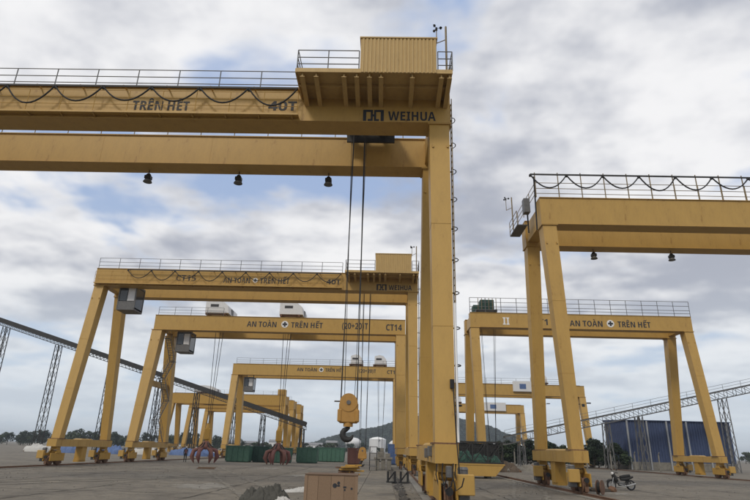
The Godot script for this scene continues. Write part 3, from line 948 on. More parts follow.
func conveyor(label: String, a: Vector3, b: Vector3, w: float, h: float, sup: Array, covered: bool, m: Material):
	var t := thing("conveyor", label, "conveyor", Vector3((a.x + b.x) * 0.5, 0, (a.z + b.z) * 0.5))
	var o := t.position
	a -= o; b -= o
	var side := (b - a).cross(Vector3.UP).normalized() * w * 0.5
	var up := Vector3.UP * h
	var g := MB.new()
	for s in [-1, 1]:
		g.beam(a + side * s, b + side * s, 0.14, 0.16)
		g.beam(a + side * s - up, b + side * s - up, 0.12, 0.12)
		var n := int((b - a).length() / (h * 1.3))
		for k in n:
			var p: Vector3 = a.lerp(b, float(k) / n) + side * s; var q: Vector3 = a.lerp(b, float(k + 1) / n) + side * s
			g.beam(p, q - up, 0.06, 0.06)
			g.beam(p - up, p, 0.06, 0.06)
			g.beam(p - up, q - up * 0.98, 0.05, 0.05)
	put("truss", g, m, t)
	var c := MB.new()
	if covered:
		c.beam(a + Vector3.UP * 0.45, b + Vector3.UP * 0.45, w * 1.05, 0.75)
		c.beam(a + Vector3.UP * 0.86, b + Vector3.UP * 0.86, w * 0.7, 0.14)
		put("belt_cover", c, M.dark_steel, t)
	else:
		c.beam(a + Vector3.UP * 0.12, b + Vector3.UP * 0.12, w * 0.8, 0.07)
		put("belt", c, M.rubber, t)
		railing(t, [a + side + Vector3.UP * 0.1, b + side + Vector3.UP * 0.1], 0.9, 3.0, m, false, [1.0, 0.5], 0.03)
	for s in sup:
		var p := a.lerp(b, s) - up
		var gr := Vector3(p.x, 0, p.z)
		var k := MB.new()
		var al := (b - a); al.y = 0; al = al.normalized()
		var legs := []
		for q in [[-1, -1], [1, -1], [1, 1], [-1, 1]]:
			var top: Vector3 = p + side * q[0] * 0.8 + al * q[1] * 0.35
			var bot: Vector3 = gr + side * q[0] * 0.95 + al * q[1] * 0.5
			legs.append([top, bot])
			k.beam(bot, top, 0.13, 0.13)
		var n2: int = max(2, int(p.y / 1.7))
		for i in n2:
			for q in 4:
				var l0: Array = legs[q]; var l1: Array = legs[(q + 1) % 4]
				k.beam(l0[1].lerp(l0[0], float(i) / n2), l1[1].lerp(l1[0], float(i + 1) / n2), 0.06, 0.06)
		put("support_tower", k, m, t)

func skip_bin(label: String, at: Vector3, turn: float, s: Vector3, m: Material, group: String):
	var t := thing("scrap_bin", label, "bin", at, turn, group)
	var b := MB.new()
	var h := s * 0.5
	b.hexa([Vector3(-h.x * 0.94, 0.12, -h.z), Vector3(h.x * 0.94, 0.12, -h.z), Vector3(h.x * 0.94, 0.12, h.z), Vector3(-h.x * 0.94, 0.12, h.z)],
		[Vector3(-h.x, s.y, -h.z), Vector3(h.x, s.y, -h.z), Vector3(h.x, s.y, h.z), Vector3(-h.x, s.y, h.z)])
	put("body", b, m, t)
	var n := int(s.x / 0.7)
	var r := MB.new()
	r.box(Vector3(0, s.y * 0.5, 0), Vector3(0.09, s.y - 0.16, 0.09))
	var rm := r.mesh()
	for k in n + 1: inst("rib", rm, m, t, Vector3(lerpf(-h.x * 0.93, h.x * 0.93, float(k) / n), 0.1, h.z + 0.046))
	var e := MB.new()
	e.box(Vector3(0, s.y + 0.05, h.z), Vector3(s.x + 0.1, 0.1, 0.14)); e.box(Vector3(0, s.y + 0.05, -h.z), Vector3(s.x + 0.1, 0.1, 0.14))
	for q in [-1, 1]: e.box(Vector3(q * h.x, s.y + 0.05, 0), Vector3(0.12, 0.098, s.z - 0.1))
	put("rim", e, m, t)
	for q in [-1, 1]:
		var sk := MB.new()
		sk.box(Vector3(0, 0.06, q * (h.z - 0.2)), Vector3(s.x * 0.9, 0.12, 0.16))
		put("skid", sk, m, t)

func heap_mesh(sd: int, rx: float, rz: float, h: float, n := 18, sharp := 1.0, ex := 0.55, folds := 0.0, amp := 0.75, smooth := false) -> ArrayMesh:
	var nz := FastNoiseLite.new(); nz.seed = sd; nz.frequency = 0.8 * sharp; nz.fractal_octaves = 4
	var b := MB.new()
	var p := []
	for j in n + 1:
		for i in n + 1:
			var u := i * 2.0 / n - 1.0; var v := j * 2.0 / n - 1.0
			var x := u * sqrt(1.0 - v * v * 0.5); var z := v * sqrt(1.0 - u * u * 0.5)
			var e: float = max(0.0, 1.0 - (x * x + z * z))
			var k: float = nz.get_noise_2d(x * rx * 1.6, z * rz * 1.6)
			var y: float = h * pow(e, ex) * (0.8 + amp * k)
			if folds > 0.0:
				var a := atan2(z, x)
				y *= 1.0 - 0.30 * sqrt(x * x + z * z) * absf(sin(a * folds + 5.0 * nz.get_noise_2d(x * 2.0 + 9.0, z * 2.0)))
				y *= 1.0 - 0.16 * absf(sin(7.0 * x + 4.0 * k))
			p.append(Vector3(x * rx + 0.16 * rx * nz.get_noise_2d(z * 3.0, x * 3.0 + 5.0), max(y, 0.0) - 0.02, z * rz))
	if smooth:
		var cr := FastNoiseLite.new(); cr.seed = sd + 1; cr.frequency = 2.4 / max(rx, 0.6); cr.fractal_type = FastNoiseLite.FRACTAL_RIDGED; cr.fractal_octaves = 3
		for i in p.size():
			var q: Vector3 = p[i]
			if q.y > 0.0: p[i].y = q.y * (0.86 + 0.22 * cr.get_noise_2d(q.x, q.z))
		b.st.set_smooth_group(0)
	for j in n:
		for i in n:
			var a: Vector3 = p[j * (n + 1) + i]; var c: Vector3 = p[j * (n + 1) + i + 1]
			var d: Vector3 = p[(j + 1) * (n + 1) + i + 1]; var e2: Vector3 = p[(j + 1) * (n + 1) + i]
			b.poly_dir([a, c, d], Vector3.UP); b.poly_dir([a, d, e2], Vector3.UP)
	return b.mesh()

func rubble(label: String, at: Vector3, rx: float, rz: float, h: float, sd: int, m: Material, stones: int):
	var t := thing("rubble_pile", label, "rubble", at)
	inst("mound", heap_mesh(sd, rx, rz, h), m, t)
	var rng := RandomNumberGenerator.new(); rng.seed = sd
	for k in stones:
		var b := MB.new()
		var a := rng.randf() * TAU; var rr := sqrt(rng.randf())
		var s := rng.randf_range(0.15, 0.4)
		b.cbox(Vector3(cos(a) * rr * rx, h * 0.7 * (1.0 - rr) + s * 0.25, sin(a) * rr * rz), Vector3(s * 1.4, s, s), s * 0.2, Basis.from_euler(Vector3(rng.randf() * 2, rng.randf() * 3, rng.randf())))
		put("stone", b, [M.concrete, M.soil, M.rust][rng.randi() % 3], t)

func wheel_mesh(r: float, w: float) -> ArrayMesh:
	var b := MB.new()
	b.lathe(Vector3(0, 0, -w * 0.5), Vector3.BACK, [[0.0, r * 0.72], [0.0, r * 0.9], [w * 0.25, r * 0.99], [w * 0.75, r * 0.99], [w, r * 0.9], [w, r * 0.72], [0.0, r * 0.72]], 24)
	return b.mesh()

func motorbike(label: String, at: Vector3, turn: float):
	var t := thing("motorbike", label, "motorbike", at, turn)
	# front points to -x
	for q in [-0.62, 0.62]:
		var ty := inst("wheel", wheel_mesh(0.30, 0.09), M.rubber, t, Vector3(q, 0.30, 0))
		var r := MB.new()
		r.lathe(Vector3(0, 0, -0.03), Vector3.BACK, [[0.0, 0.19], [0.0, 0.218], [0.06, 0.218], [0.06, 0.19], [0.0, 0.19]], 20)
		r.tube(Vector3(0, 0, -0.05), Vector3(0, 0, 0.05), 0.04, 10)
		for k in 8: r.tube(Vector3.ZERO, Vector3(cos(TAU * k / 8), sin(TAU * k / 8), 0) * 0.2, 0.009, 4)
		put("rim", r, M.galv, ty)
	var fr := MB.new()
	fr.limb([Vector3(-0.42, 0.78, 0), Vector3(-0.12, 0.42, 0), Vector3(0.22, 0.36, 0), Vector3(0.45, 0.62, 0), Vector3(0.75, 0.70, 0)], [0.04, 0.045, 0.045, 0.035, 0.03], 6)
	fr.limb([Vector3(-0.42, 0.78, 0), Vector3(0.1, 0.66, 0), Vector3(0.5, 0.66, 0)], [0.035, 0.035, 0.03], 6)
	for s in [-1, 1]:
		fr.tube(Vector3(0.22, 0.36, s * 0.09), Vector3(0.62, 0.30, s * 0.09), 0.025, 6)
		fr.tube(Vector3(0.60, 0.33, s * 0.11), Vector3(0.46, 0.66, s * 0.11), 0.028, 6)
	put("frame", fr, M.dark_steel, t)
	var fk := MB.new()
	for s in [-1, 1]: fk.tube(Vector3(-0.62, 0.30, s * 0.08), Vector3(-0.43, 0.86, s * 0.07), 0.026, 6)
	put("front_fork", fk, M.galv, t)
	var en := MB.new()
	en.cbox(Vector3(0.02, 0.36, 0), Vector3(0.36, 0.22, 0.24), 0.04)
	en.tube(Vector3(-0.05, 0.40, 0), Vector3(-0.28, 0.46, 0), 0.08, 10)
	put("engine", en, M.grey_steel, t)
	var ex := MB.new()
	ex.limb([Vector3(-0.2, 0.36, 0.14), Vector3(0.1, 0.24, 0.15), Vector3(0.4, 0.28, 0.16), Vector3(0.85, 0.38, 0.17)], [0.02, 0.025, 0.045, 0.05], 8)
	put("exhaust", ex, M.galv, t)
	var bd := MB.new()
	bd.limb([Vector3(-0.46, 0.92, 0), Vector3(-0.38, 0.72, 0), Vector3(-0.24, 0.50, 0)], [0.10, 0.15, 0.11], 10)
	bd.limb([Vector3(0.0, 0.62, 0), Vector3(0.35, 0.64, 0), Vector3(0.82, 0.76, 0)], [0.08, 0.12, 0.05], 10)
	put("fairing", bd, M.dark_steel, t)
	var se := MB.new()
	se.limb([Vector3(-0.02, 0.74, 0), Vector3(0.25, 0.77, 0), Vector3(0.62, 0.84, 0)], [0.07, 0.11, 0.08], 10)
	put("seat", se, M.rubber, t)
	var mg := MB.new()
	for i in 6:
		var a0 := deg_to_rad(20 + i * 22.0); var a1 := deg_to_rad(42 + i * 22.0)
		mg.beam(Vector3(-0.62 + cos(a0) * 0.34, 0.30 + sin(a0) * 0.34, 0), Vector3(-0.62 + cos(a1) * 0.34, 0.30 + sin(a1) * 0.34, 0), 0.12, 0.015)
	put("front_mudguard", mg, M.dark_steel, t)
	var hb := MB.new()
	for s in [-1, 1]:
		hb.limb([Vector3(-0.42, 0.92, 0), Vector3(-0.40, 0.98, s * 0.15), Vector3(-0.32, 0.98, s * 0.33)], [0.02, 0.018, 0.022], 6)
		hb.tube(Vector3(-0.38, 0.98, s * 0.22), Vector3(-0.36, 1.14, s * 0.28), 0.008, 4)
		hb.cbox(Vector3(-0.36, 1.16, s * 0.28), Vector3(0.02, 0.08, 0.11), 0.006)
	put("handlebar", hb, M.dark_steel, t)
	var hl := MB.new()
	hl.lathe(Vector3(-0.46, 0.93, 0), Vector3(-1, 0.1, 0), [[-0.06, 0.04], [0.02, 0.09], [0.08, 0.085], [0.085, 0.0]], 14)
	put("headlight", hl, M.white_clean, t)

func crane_rail(label: String, x: float, z0: float, z1: float, yaw := 0.0):
	var t := thing("crane_rail", label, "rail", Vector3(x, 0, (z0 + z1) * 0.5), yaw)
	var L: float = abs(z1 - z0)
	var b := MB.new()
	b.box(Vector3(0, -0.04, 0), Vector3(0.9, 0.12, L))
	put("footing", b, M.concrete, t)
	var r := MB.new()
	r.box(Vector3(0, 0.03, 0), Vector3(0.15, 0.02, L))
	r.box(Vector3(0, 0.075, 0), Vector3(0.03, 0.07, L))
	r.box(Vector3(0, 0.125, 0), Vector3(0.075, 0.03, L))
	put("rail_head", r, M.rust, t)

func ragged_strip(x: float, w: float, z0: float, z1: float, y: float, sd: int) -> ArrayMesh:
	var nz := FastNoiseLite.new(); nz.seed = sd; nz.frequency = 0.7; nz.fractal_octaves = 4
	var b := MB.new()
	var n := int(abs(z1 - z0) / 0.22)
	for k in n:
		var q := []
		for e in [[k, -1], [k, 1], [k + 1, 1], [k + 1, -1]]:
			var z := lerpf(z0, z1, float(e[0]) / n)
			q.append(Vector3(x + e[1] * w * (0.5 + 0.75 * nz.get_noise_2d(z, e[1] * 20.0)) + 0.15 * nz.get_noise_1d(z * 0.4), y, z))
		b.poly_dir(q, Vector3.UP)
	return b.mesh()

func stain(x: float, z: float, r: float, y: float, sd: int) -> ArrayMesh:
	var nz := FastNoiseLite.new(); nz.seed = sd; nz.frequency = 1.1; nz.fractal_octaves = 4
	var b := MB.new()
	var n := 48
	for k in n:
		var p := []
		for e in [k, k + 1]:
			var a: float = TAU * e / n
			var rr := r * (0.75 + 0.8 * nz.get_noise_2d(cos(a) * 1.5, sin(a) * 1.5))
			p.append(Vector3(x + cos(a) * rr, y, z + sin(a) * rr * 1.6))
		b.poly_dir([Vector3(x, y, z), p[0], p[1]], Vector3.UP)
	return b.mesh()

# ---------------------------------------------------------------- the scene
func _ready():
	setup_view()
	make_materials()
	var sf := SystemFont.new(); sf.font_names = PackedStringArray(["Droid Sans"]); font = sf
	var sb := SystemFont.new(); sb.font_names = PackedStringArray(["Droid Sans"]); sb.font_weight = 700; fontb = sb
	build_ground()
	build_cranes()
	build_far()
	build_yard()

func build_ground():
	var pm := PlaneMesh.new(); pm.size = Vector2(5000, 5000)
	structure(inst("ground", pm, M.ground, self, Vector3(0, -0.02, -1500)))
	# concrete lane beside the rail
	var rng := RandomNumberGenerator.new(); rng.seed = 8
	var lane := Node3D.new(); lane.name = "pavement"; add_child(lane); structure(lane)
	for k in 20:
		for c in 2:
			var b := MB.new()
			b.cbox(Vector3.ZERO, Vector3(1.66, 0.10, 2.46), 0.012)
			var o := put("slab", b, M.slab_a if rng.randf() < 0.6 else M.slab_b, lane, Vector3(-1.9 + c * 1.69, -0.045 + rng.randf_range(0.0, 0.018), -14.0 - k * 2.5))
			o.rotation = Vector3(rng.randf_range(-0.004, 0.004), 0, rng.randf_range(-0.004, 0.004))
	var d := inst("dirt_strip", ragged_strip(0.98, 0.34, -12.0, -95.0, 0.012, 4), M.dirt, self)
	structure(d)
	var st := Node3D.new(); st.name = "yard_stains"; add_child(st); structure(st)
	var sp := [[-9.0, -30.0, 1.6], [-14.0, -38.0, 2.2], [-6.0, -44.0, 1.3], [-19.0, -52.0, 2.6], [-11.0, -58.0, 1.6], [5.6, -27.0, 1.1], [12.6, -26.0, 1.4], [6.0, -36.0, 1.3], [13.0, -33.0, 0.9], [-24.0, -44.0, 2.0], [16.0, -42.0, 1.8]]
	for i in sp.size():
		inst("oil_stain", stain(sp[i][0], sp[i][1], sp[i][2], -0.016 + 0.0005 * i, 40 + i), M.slab_b if i % 2 else M.concrete, st)
	var jt := Node3D.new(); jt.name = "yard_joints"; add_child(jt); structure(jt)
	for x in [-7.5, -13.2, -19.0, -24.6, 5.6, 15.5, 21.3, 27.0]:
		inst("expansion_joint", ragged_strip(x, 0.05, -12.0, -70.0, -0.010, int(x * 3.0) + 200), M.dirt, jt)
	for z in [-19.5, -25.3, -31.2, -37.0, -43.0, -49.0]:
		for e in [[4.0, 30.0], [-27.0, -2.8]]:
			var o := inst("expansion_joint", ragged_strip(0.0, 0.05, -e[1], -e[0], -0.009, int(z * 5.0) + 400), M.dirt, jt, Vector3(0, 0, z))
			o.rotation.y = -PI * 0.5
	for q in [[-9.5, -40.0, 0.35], [-11.3, -40.0, 0.35], [6.6, -30.0, -0.22], [8.2, -30.0, -0.22], [-16.0, -30.0, -0.5], [-17.7, -30.0, -0.5]]:
		var o := inst("tyre_track", ragged_strip(0.0, 0.26, -22.0, 22.0, -0.008, int(q[0] * 7.0) + 600), M.slab_b, jt, Vector3(q[0], 0, q[1]))
		o.rotation.y = q[2]
	var pb := MultiMesh.new()
	pb.transform_format = MultiMesh.TRANSFORM_3D
	var stn := MB.new()
	stn.cbox(Vector3.ZERO, Vector3(1.0, 0.6, 0.8), 0.2)
	pb.mesh = stn.mesh()
	var gr := RandomNumberGenerator.new(); gr.seed = 12
	var gt := []
	for k in 2600:
		var z := -gr.randf_range(13.0, 60.0)
		var x := gr.randf_range(-26.0, 30.0)
		if k % 2 == 0: x = [1.0, 2.9, 1.6, 9.6, 11.0, -3.0][gr.randi() % 6] + gr.randfn() * 0.35
		var sz := gr.randf_range(0.015, 0.06) * (1.6 if gr.randf() < 0.06 else 1.0)
		gt.append(Transform3D(Basis.from_euler(Vector3(gr.randf(), gr.randf() * 6.0, gr.randf())).scaled(Vector3.ONE * sz), Vector3(x, 0.01, z)))
	pb.instance_count = gt.size()
	for k in gt.size(): pb.set_instance_transform(k, gt[k])
	var pmi := MultiMeshInstance3D.new()
	pmi.name = "gravel"; pmi.multimesh = pb; pmi.material_override = M.concrete
	add_child(pmi)
	pmi.set_meta("kind", "stuff"); pmi.set_meta("label", "loose gravel scattered over the concrete yard"); pmi.set_meta("category", "gravel")
	crane_rail("rusty crane rail under the tall crane leg in the middle", 2.7, -8.0, -130.0, -0.012)
	crane_rail("rusty crane rail on the far left side of the yard", -27.2, -8.0, -135.0)
	crane_rail("rusty crane rail under the A-frame legs on the right", 10.2, -8.0, -170.0)
	crane_rail("rusty crane rail at the far right beyond the motorbike", 34.4, -8.0, -170.0)

func build_cranes():
	var c1 := house_crane("nearest yellow gantry crane with electrical house, reading TRÊN HẾT 40T WEIHUA", -27.2, 2.33, 21.6, 17.63, true)
	var cx := c1.position.x; var zf := -21.6 - c1.position.z
	safe_line(c1, -11.9 - cx, -9.25 - cx, 16.44, 17.08, zf + 0.008, M.ink_worn)
	for x in [-12.98, -8.05, -3.17]: floodlight(c1, Vector3(x - cx, 17.63 - 1.68, zf - 5.0))
	var cb := MB.new()
	cb.path([Vector3(2.45 - cx, 4.1, zf + 1.78), Vector3(2.46 - cx, 3.0, zf + 2.06), Vector3(2.44 - cx, 2.2, zf + 2.5), Vector3(2.5 - cx, 1.2, zf + 2.6)], 0.022, 5)
	cb.box(Vector3(2.42 - cx, 4.15, zf + 1.76), Vector3(0.14, 0.3, 0.12))
	put("power_cable", cb, M.rubber, c1)
	for q in [[-0.33, 0.35, 2.3], [-0.2, 0.5, 2.9], [0.3, 0.2, 2.2], [0.12, 0.45, 3.0]]:
		var hc := MB.new()
		var bx: float = 2.13 - cx + q[0]
		hc.path([Vector3(bx, 1.55, zf + q[2]), Vector3(bx - 0.04, 1.2, zf + q[2] + 0.06), Vector3(bx + 0.05, 0.95 - q[1] * 0.4, zf + q[2] + 0.15), Vector3(bx + 0.22, 0.9, zf + q[2] + 0.22), Vector3(bx + 0.3, 1.15, zf + q[2] + 0.2)], 0.022, 5)
		put("hanging_cable", hc, M.rubber, c1)
	for q in [[-0.43, 1.9, 0.9, 0.5], [0.0, 1.3, 2.75, 0.34], [-0.44, 1.84, -0.6, 0.4]]:
		var jb := MB.new()
		jb.cbox(Vector3(2.13 - cx + q[0], q[1], zf + q[2]), Vector3(0.16, 0.34, q[3]), 0.015)
		put("junction_box", jb, M.grey_steel, c1)
	# trolley of the nearest crane
	var t := thing("hoist_trolley", "dark open hoist trolley between the girders of the nearest crane", "trolley", Vector3(-0.95, 17.8, c1.position.z))
	var b := MB.new()
	for q in [-1, 1]:
		b.box(Vector3(q * 1.15, 0.2, 0), Vector3(0.25, 0.3, 4.6))
		b.box(Vector3(0, 0.2, q * 1.9), Vector3(2.04, 0.28, 0.22))
		b.box(Vector3(q * 0.5, 0.2, 0), Vector3(0.16, 0.25, 3.56))
	b.box(Vector3(0.05, -0.35, -1.0), Vector3(2.5, 0.75, 0.12))
	b.box(Vector3(-0.5, -0.15, 0.9), Vector3(1.4, 0.5, 0.12))
	put("frame", b, M.dark_steel, t)
	var dr := MB.new()
	dr.tube(Vector3(-1.0, 0.05, 0), Vector3(0.3, 0.05, 0), 0.42, 18)
	for q in [-1.02, 0.3]: dr.tube(Vector3(q, 0.05, 0), Vector3(q + 0.05, 0.05, 0), 0.55, 18)
	put("rope_drum", dr, M.rust, t)
	var mo := MB.new()
	mo.tube(Vector3(0.4, 0.15, 0.6), Vector3(1.0, 0.15, 0.6), 0.24, 12)
	mo.cbox(Vector3(0.65, 0.1, -0.4), Vector3(0.5, 0.7, 0.9), 0.03)
	put("motor", mo, M.grey_steel, t)
	for q in [-0.85, 0.85]:
		for s in [-1, 1]:
			var w := MB.new()
			w.tube(Vector3(q, 0.14, s * 1.9 - 0.22 * s - 0.04), Vector3(q, 0.14, s * 1.9 - 0.22 * s + 0.04), 0.16, 12)
			put("wheel", w, M.dark_steel, t)
	hook_block("large orange hook block with black hook hanging low from the nearest crane", Vector3(-1.44, 2.2, c1.position.z + 0.1), 1.0, 17.5, 0.27)

	var c2 := house_crane("second yellow gantry crane, reading CT15 and WEIHUA, just behind the nearest one", -27.2, 2.6, 50.0, 17.67, false, 0.35)
	cx = c2.position.x; zf = -50.0 - c2.position.z
	lettering(c2, "CT15", -19.95 - cx, -18.05 - cx, 16.6, 17.15, zf + 0.008, M.ink_worn)
	lettering(c2, "AN TOÀN", -15.4 - cx, -12.85 - cx, 16.5, 17.15, zf + 0.008, M.ink_worn)
	badge(c2, -12.35 - cx, 16.78, 0.24, zf + 0.003)
	safe_line(c2, -11.9 - cx, -9.1 - cx, 16.5, 17.2, zf + 0.008, M.ink_worn)
	cabin(c2, Vector3(-24.7 - cx, 14.0, 0.9))
	hook_block("small orange hook block hanging near the ground behind the wooden crate", Vector3(-1.75, 0.5, c2.position.z), 0.85, 17.6, 0.3)

	var o3 := {"lt": 1.2, "lb": 0.9, "wb": 9.0, "gh": 1.75, "gw": 1.0, "tie": true}
	var c3 := crane_frame("yellow gantry crane CT14 with two white trolley houses, reading (20+20)T", -27.2, 2.0, 65.0, 16.65, o3)
	cx = c3.position.x; zf = -65.0 - c3.position.z
	safety_text(c3, cx, zf, [[-16.5, -12.95], -11.95, [-11.2, -7.4]], 15.45, 16.3, 0.42)
	lettering(c3, "(20+20)T", -5.06 - cx, -1.98 - cx, 15.28, 16.18, zf + 0.008, M.ink)
	lettering(c3, "CT14", 0.2 - cx, 2.1 - cx, 15.35, 16.1, zf + 0.008, M.ink)
	railing(c3, [Vector3(-14.8, 16.68, zf - 0.05), Vector3(-6.9, 16.68, zf - 0.05)], 1.0, 1.8, M.grey_steel, false)
	railing(c3, [Vector3(-14.8, 16.68, zf - 5.1), Vector3(14.8, 16.68, zf - 5.1)], 1.0, 2.2, M.grey_steel, false)
	cabin(c3, Vector3(-24.3 - cx, 12.6, 0.6))
	stair(c3, -14.6 + 0.9, 0.0, 2.2, 14.0, 1.1)
	white_trolley("white trolley house on crane CT14 next to its cabin", -20.6, 16.65, c3.position.z, 4.2)
	white_trolley("white trolley house on crane CT14 above its safety badge", -11.5, 16.65, c3.position.z, 4.2)
	grab("red grab beside the legs of crane CT14, left of the green bins", Vector3(-20.6, 0, c3.position.z - 0.4), 17.0)
	grab("red grab with yellow motor standing in front of the green bins", Vector3(-12.3, 0, c3.position.z - 1.4), 17.0)

	var o4 := {"lt": 1.15, "lb": 0.85, "wb": 8.6, "gh": 1.85, "gw": 1.0}
	var c4 := crane_frame("smaller looking yellow gantry crane CT16, seen under the girder of crane CT14", -26.2, 2.33, 98.5, 15.75, o4)
	cx = c4.position.x; zf = -98.5 - c4.position.z
	safety_text(c4, cx, zf, [[-15.3, -11.8], -11.0, [-10.3, -7.1]], 14.7, 15.45, 0.4)
	lettering(c4, "(20+20)T", -4.32 - cx, -1.34 - cx, 14.55, 15.3, zf + 0.008, M.ink)
	lettering(c4, "CT16", 0.62 - cx, 2.55 - cx, 14.55, 15.2, zf + 0.008, M.ink)
	railing(c4, [Vector3(-14.2, 15.8, zf - 0.05), Vector3(14.2, 15.8, zf - 0.05)], 1.0, 2.4, M.grey_steel, false)
	cabin(c4, Vector3(-23.9 - cx, 11.3, 0.6))
	white_trolley("white trolley house on crane CT16, left one of two close together", -4.9, 15.75, c4.position.z, 4.2, 0.75)
	white_trolley("white trolley house on crane CT16, nearer its right leg", -0.65, 15.75, c4.position.z, 4.2, 0.75)
	hook_block("far hook block under the right trolley of crane CT16", Vector3(-0.3, 0.05, c4.position.z), 0.8, 15.9, 0.6)

	# right bay
	var o5 := {"lt": 0.86, "lb": 0.64, "wb": 6.8, "gh": 1.8, "gw": 1.0, "gauge": 3.9}
	var c5 := crane_frame("near yellow gantry crane on the right with cable loops above its girder", 10.3, 34.4, 32.2, 17.4, o5)
	cx = c5.position.x; zf = -32.2 - c5.position.z
	var xl := 9.6 - cx; var xr := 35.0 - cx
	railing(c5, [Vector3(xl, 17.44, zf - 4.9), Vector3(xl, 17.44, zf - 0.05), Vector3(xr, 17.44, zf - 0.05)], 1.05, 1.5, M.rail_paint, true)
	festoon(c5, Vector3(xl - 0.3, 19.05, zf + 0.05), Vector3(xr, 19.05, zf + 0.05), 2.2, 0.95, 0.045)
	var arms := MB.new()
	for k in 18:
		var ax := lerpf(xl, xr - 0.2, k / 17.0)
		arms.beam(Vector3(ax, 17.44, zf + 0.02), Vector3(ax, 19.2, zf + 0.02), 0.05, 0.05)
	put("track_post", arms, M.rail_paint, c5)
	mast(c5, Vector3(xl - 0.5, 16.6, zf - 4.4), 2.9)
	var ld := MB.new()
	ld.box(Vector3(xl - 0.35, 16.55, zf - 3.6), Vector3(0.7, 0.06, 2.2))
	ld.box(Vector3(xl - 0.25, 17.5, zf - 1.6), Vector3(0.4, 1.0, 0.5))
	put("end_platform", ld, M.grey_steel, c5)
	railing(c5, [Vector3(xl - 0.68, 16.58, zf - 4.7), Vector3(xl - 0.68, 16.58, zf - 2.5)], 1.0, 1.1, M.rail_paint, false)
	var cc := MB.new()
	cc.path([Vector3(xl - 0.06, 18.9, zf + 0.02), Vector3(xl - 0.07, 17.2, zf - 0.02), Vector3(xl - 0.08, 15.2, zf - 0.1)], 0.05, 6)
	put("down_cable", cc, M.rubber, c5)
	cc = MB.new()
	cc.path([Vector3(xl - 0.06, 17.3, zf - 2.1), Vector3(xl - 0.06, 15.8, zf - 2.1)], 0.05, 6)
	put("down_cable", cc, M.rubber, c5)
	for x in [14.6, 20.0, 26.0]: floodlight(c5, Vector3(x - cx, 17.4 - 1.83, zf - 4.4))

	var c6 := crane_frame("yellow gantry crane behind the right A-frame legs, reading CT1 and AN TOÀN", 10.3, 34.4, 62.0, 17.05, {"lt": 0.98, "lb": 0.82, "wb": 8.0, "gauge": 3.9})
	cx = c6.position.x; zf = -62.0 - c6.position.z
	lettering(c6, "CT1", 17.0 - cx, 18.6 - cx, 15.75, 16.45, zf + 0.008, M.ink_worn)
	safety_text(c6, cx, zf, [[21.1, 24.8], 25.7, [26.5, 30.2]], 15.7, 16.55, 0.42)
	lettering(c6, "II", 13.5 - cx, 14.25 - cx, 15.7, 16.55, zf + 0.008, M.white_clean)
	railing(c6, [Vector3(9.8 - cx, 17.08, zf - 0.05), Vector3(34.9 - cx, 17.08, zf - 0.05)], 1.75, 1.75, M.grey_steel, false, [1.0, 0.7, 0.4, 0.2], 0.035)
	var t6 := thing("hoist_trolley", "dark green hoist machinery on the left end of the CT1 crane", "trolley", Vector3(11.8, 17.22, c6.position.z))
	var b6 := MB.new()
	for q in [-1, 1]:
		b6.box(Vector3(q * 1.1, 0.2, 0), Vector3(0.25, 0.3, 4.2))
		b6.box(Vector3(0, 0.2, q * 1.75), Vector3(1.95, 0.28, 0.22))
	put("frame", b6, M.dark_steel, t6)
	var b7 := MB.new()
	b7.cbox(Vector3(0.2, 1.0, 0.9), Vector3(1.6, 1.3, 1.2), 0.04)
	b7.cbox(Vector3(-0.9, 0.8, -0.4), Vector3(0.7, 1.0, 1.4), 0.04)
	put("cabinet", b7, M.green_dark, t6)
	for k in 6:
		var r6 := MB.new()
		r6.tube(Vector3(-0.9 + k * 0.42, 0.36, 1.72), Vector3(-0.9 + k * 0.42, 1.75, 1.72), 0.04, 5)
		put("guard_bar", r6, M.rail_paint, t6)
	hook_block("hook block hanging behind the yellow skid and lattice cage", Vector3(12.2, 0.05, c6.position.z), 0.9, 17.3, 0.8)

	var c7 := crane_frame("far yellow gantry crane on the right with lamp arm on its leg", 10.3, 35.3, 101.0, 13.55, {"lt": 1.1, "lb": 0.85, "wb": 8.0, "gauge": 3.9, "gh": 1.85})
	cx = c7.position.x; zf = -101.0 - c7.position.z
	board(c7, 23.1 - cx, 27.2 - cx, 12.3, 14.1, zf)
	white_trolley("white trolley house on the far right crane, narrower one near its end", 28.4, 13.55, c7.position.z, 3.9, 0.7)
	railing(c7, [Vector3(10.5 - cx, 13.6, zf - 0.05), Vector3(34.4 - cx, 13.6, zf - 0.05)], 1.0, 2.6, M.grey_steel, false)
	var lm := MB.new()
	lm.tube(Vector3(34.4 - cx, 10.4, zf), Vector3(36.2 - cx, 10.6, zf + 0.3), 0.07, 6)
	lm.cbox(Vector3(36.2 - cx, 10.6, zf + 0.3), Vector3(0.7, 0.2, 0.4), 0.03)
	lm.cbox(Vector3(35.2 - cx, 10.2, zf + 0.3), Vector3(0.5, 0.5, 0.3), 0.03)
	put("lamp_arm", lm, M.dark_steel, c7)
	var c8 := crane_frame("farthest yellow gantry crane on the right, below the girder with white houses", 10.3, 34.0, 140.0, 13.1, {"lt": 1.1, "lb": 0.85, "wb": 8.0, "gauge": 3.9, "gh": 1.8})
	board(c8, 24.7 - c8.position.x, 30.0 - c8.position.x, 11.6, 13.6, -140.0 - c8.position.z)
	white_trolley("small white trolley house on the farthest right crane beside the tall leg", 18.2, 13.1, c8.position.z, 3.9, 0.7)
	# far left bay
	var names := ["front crane of three old yellow cranes in a row, far left", "middle crane of three old yellow cranes in a row, far left", "rear crane of three old yellow cranes in a row, far left"]
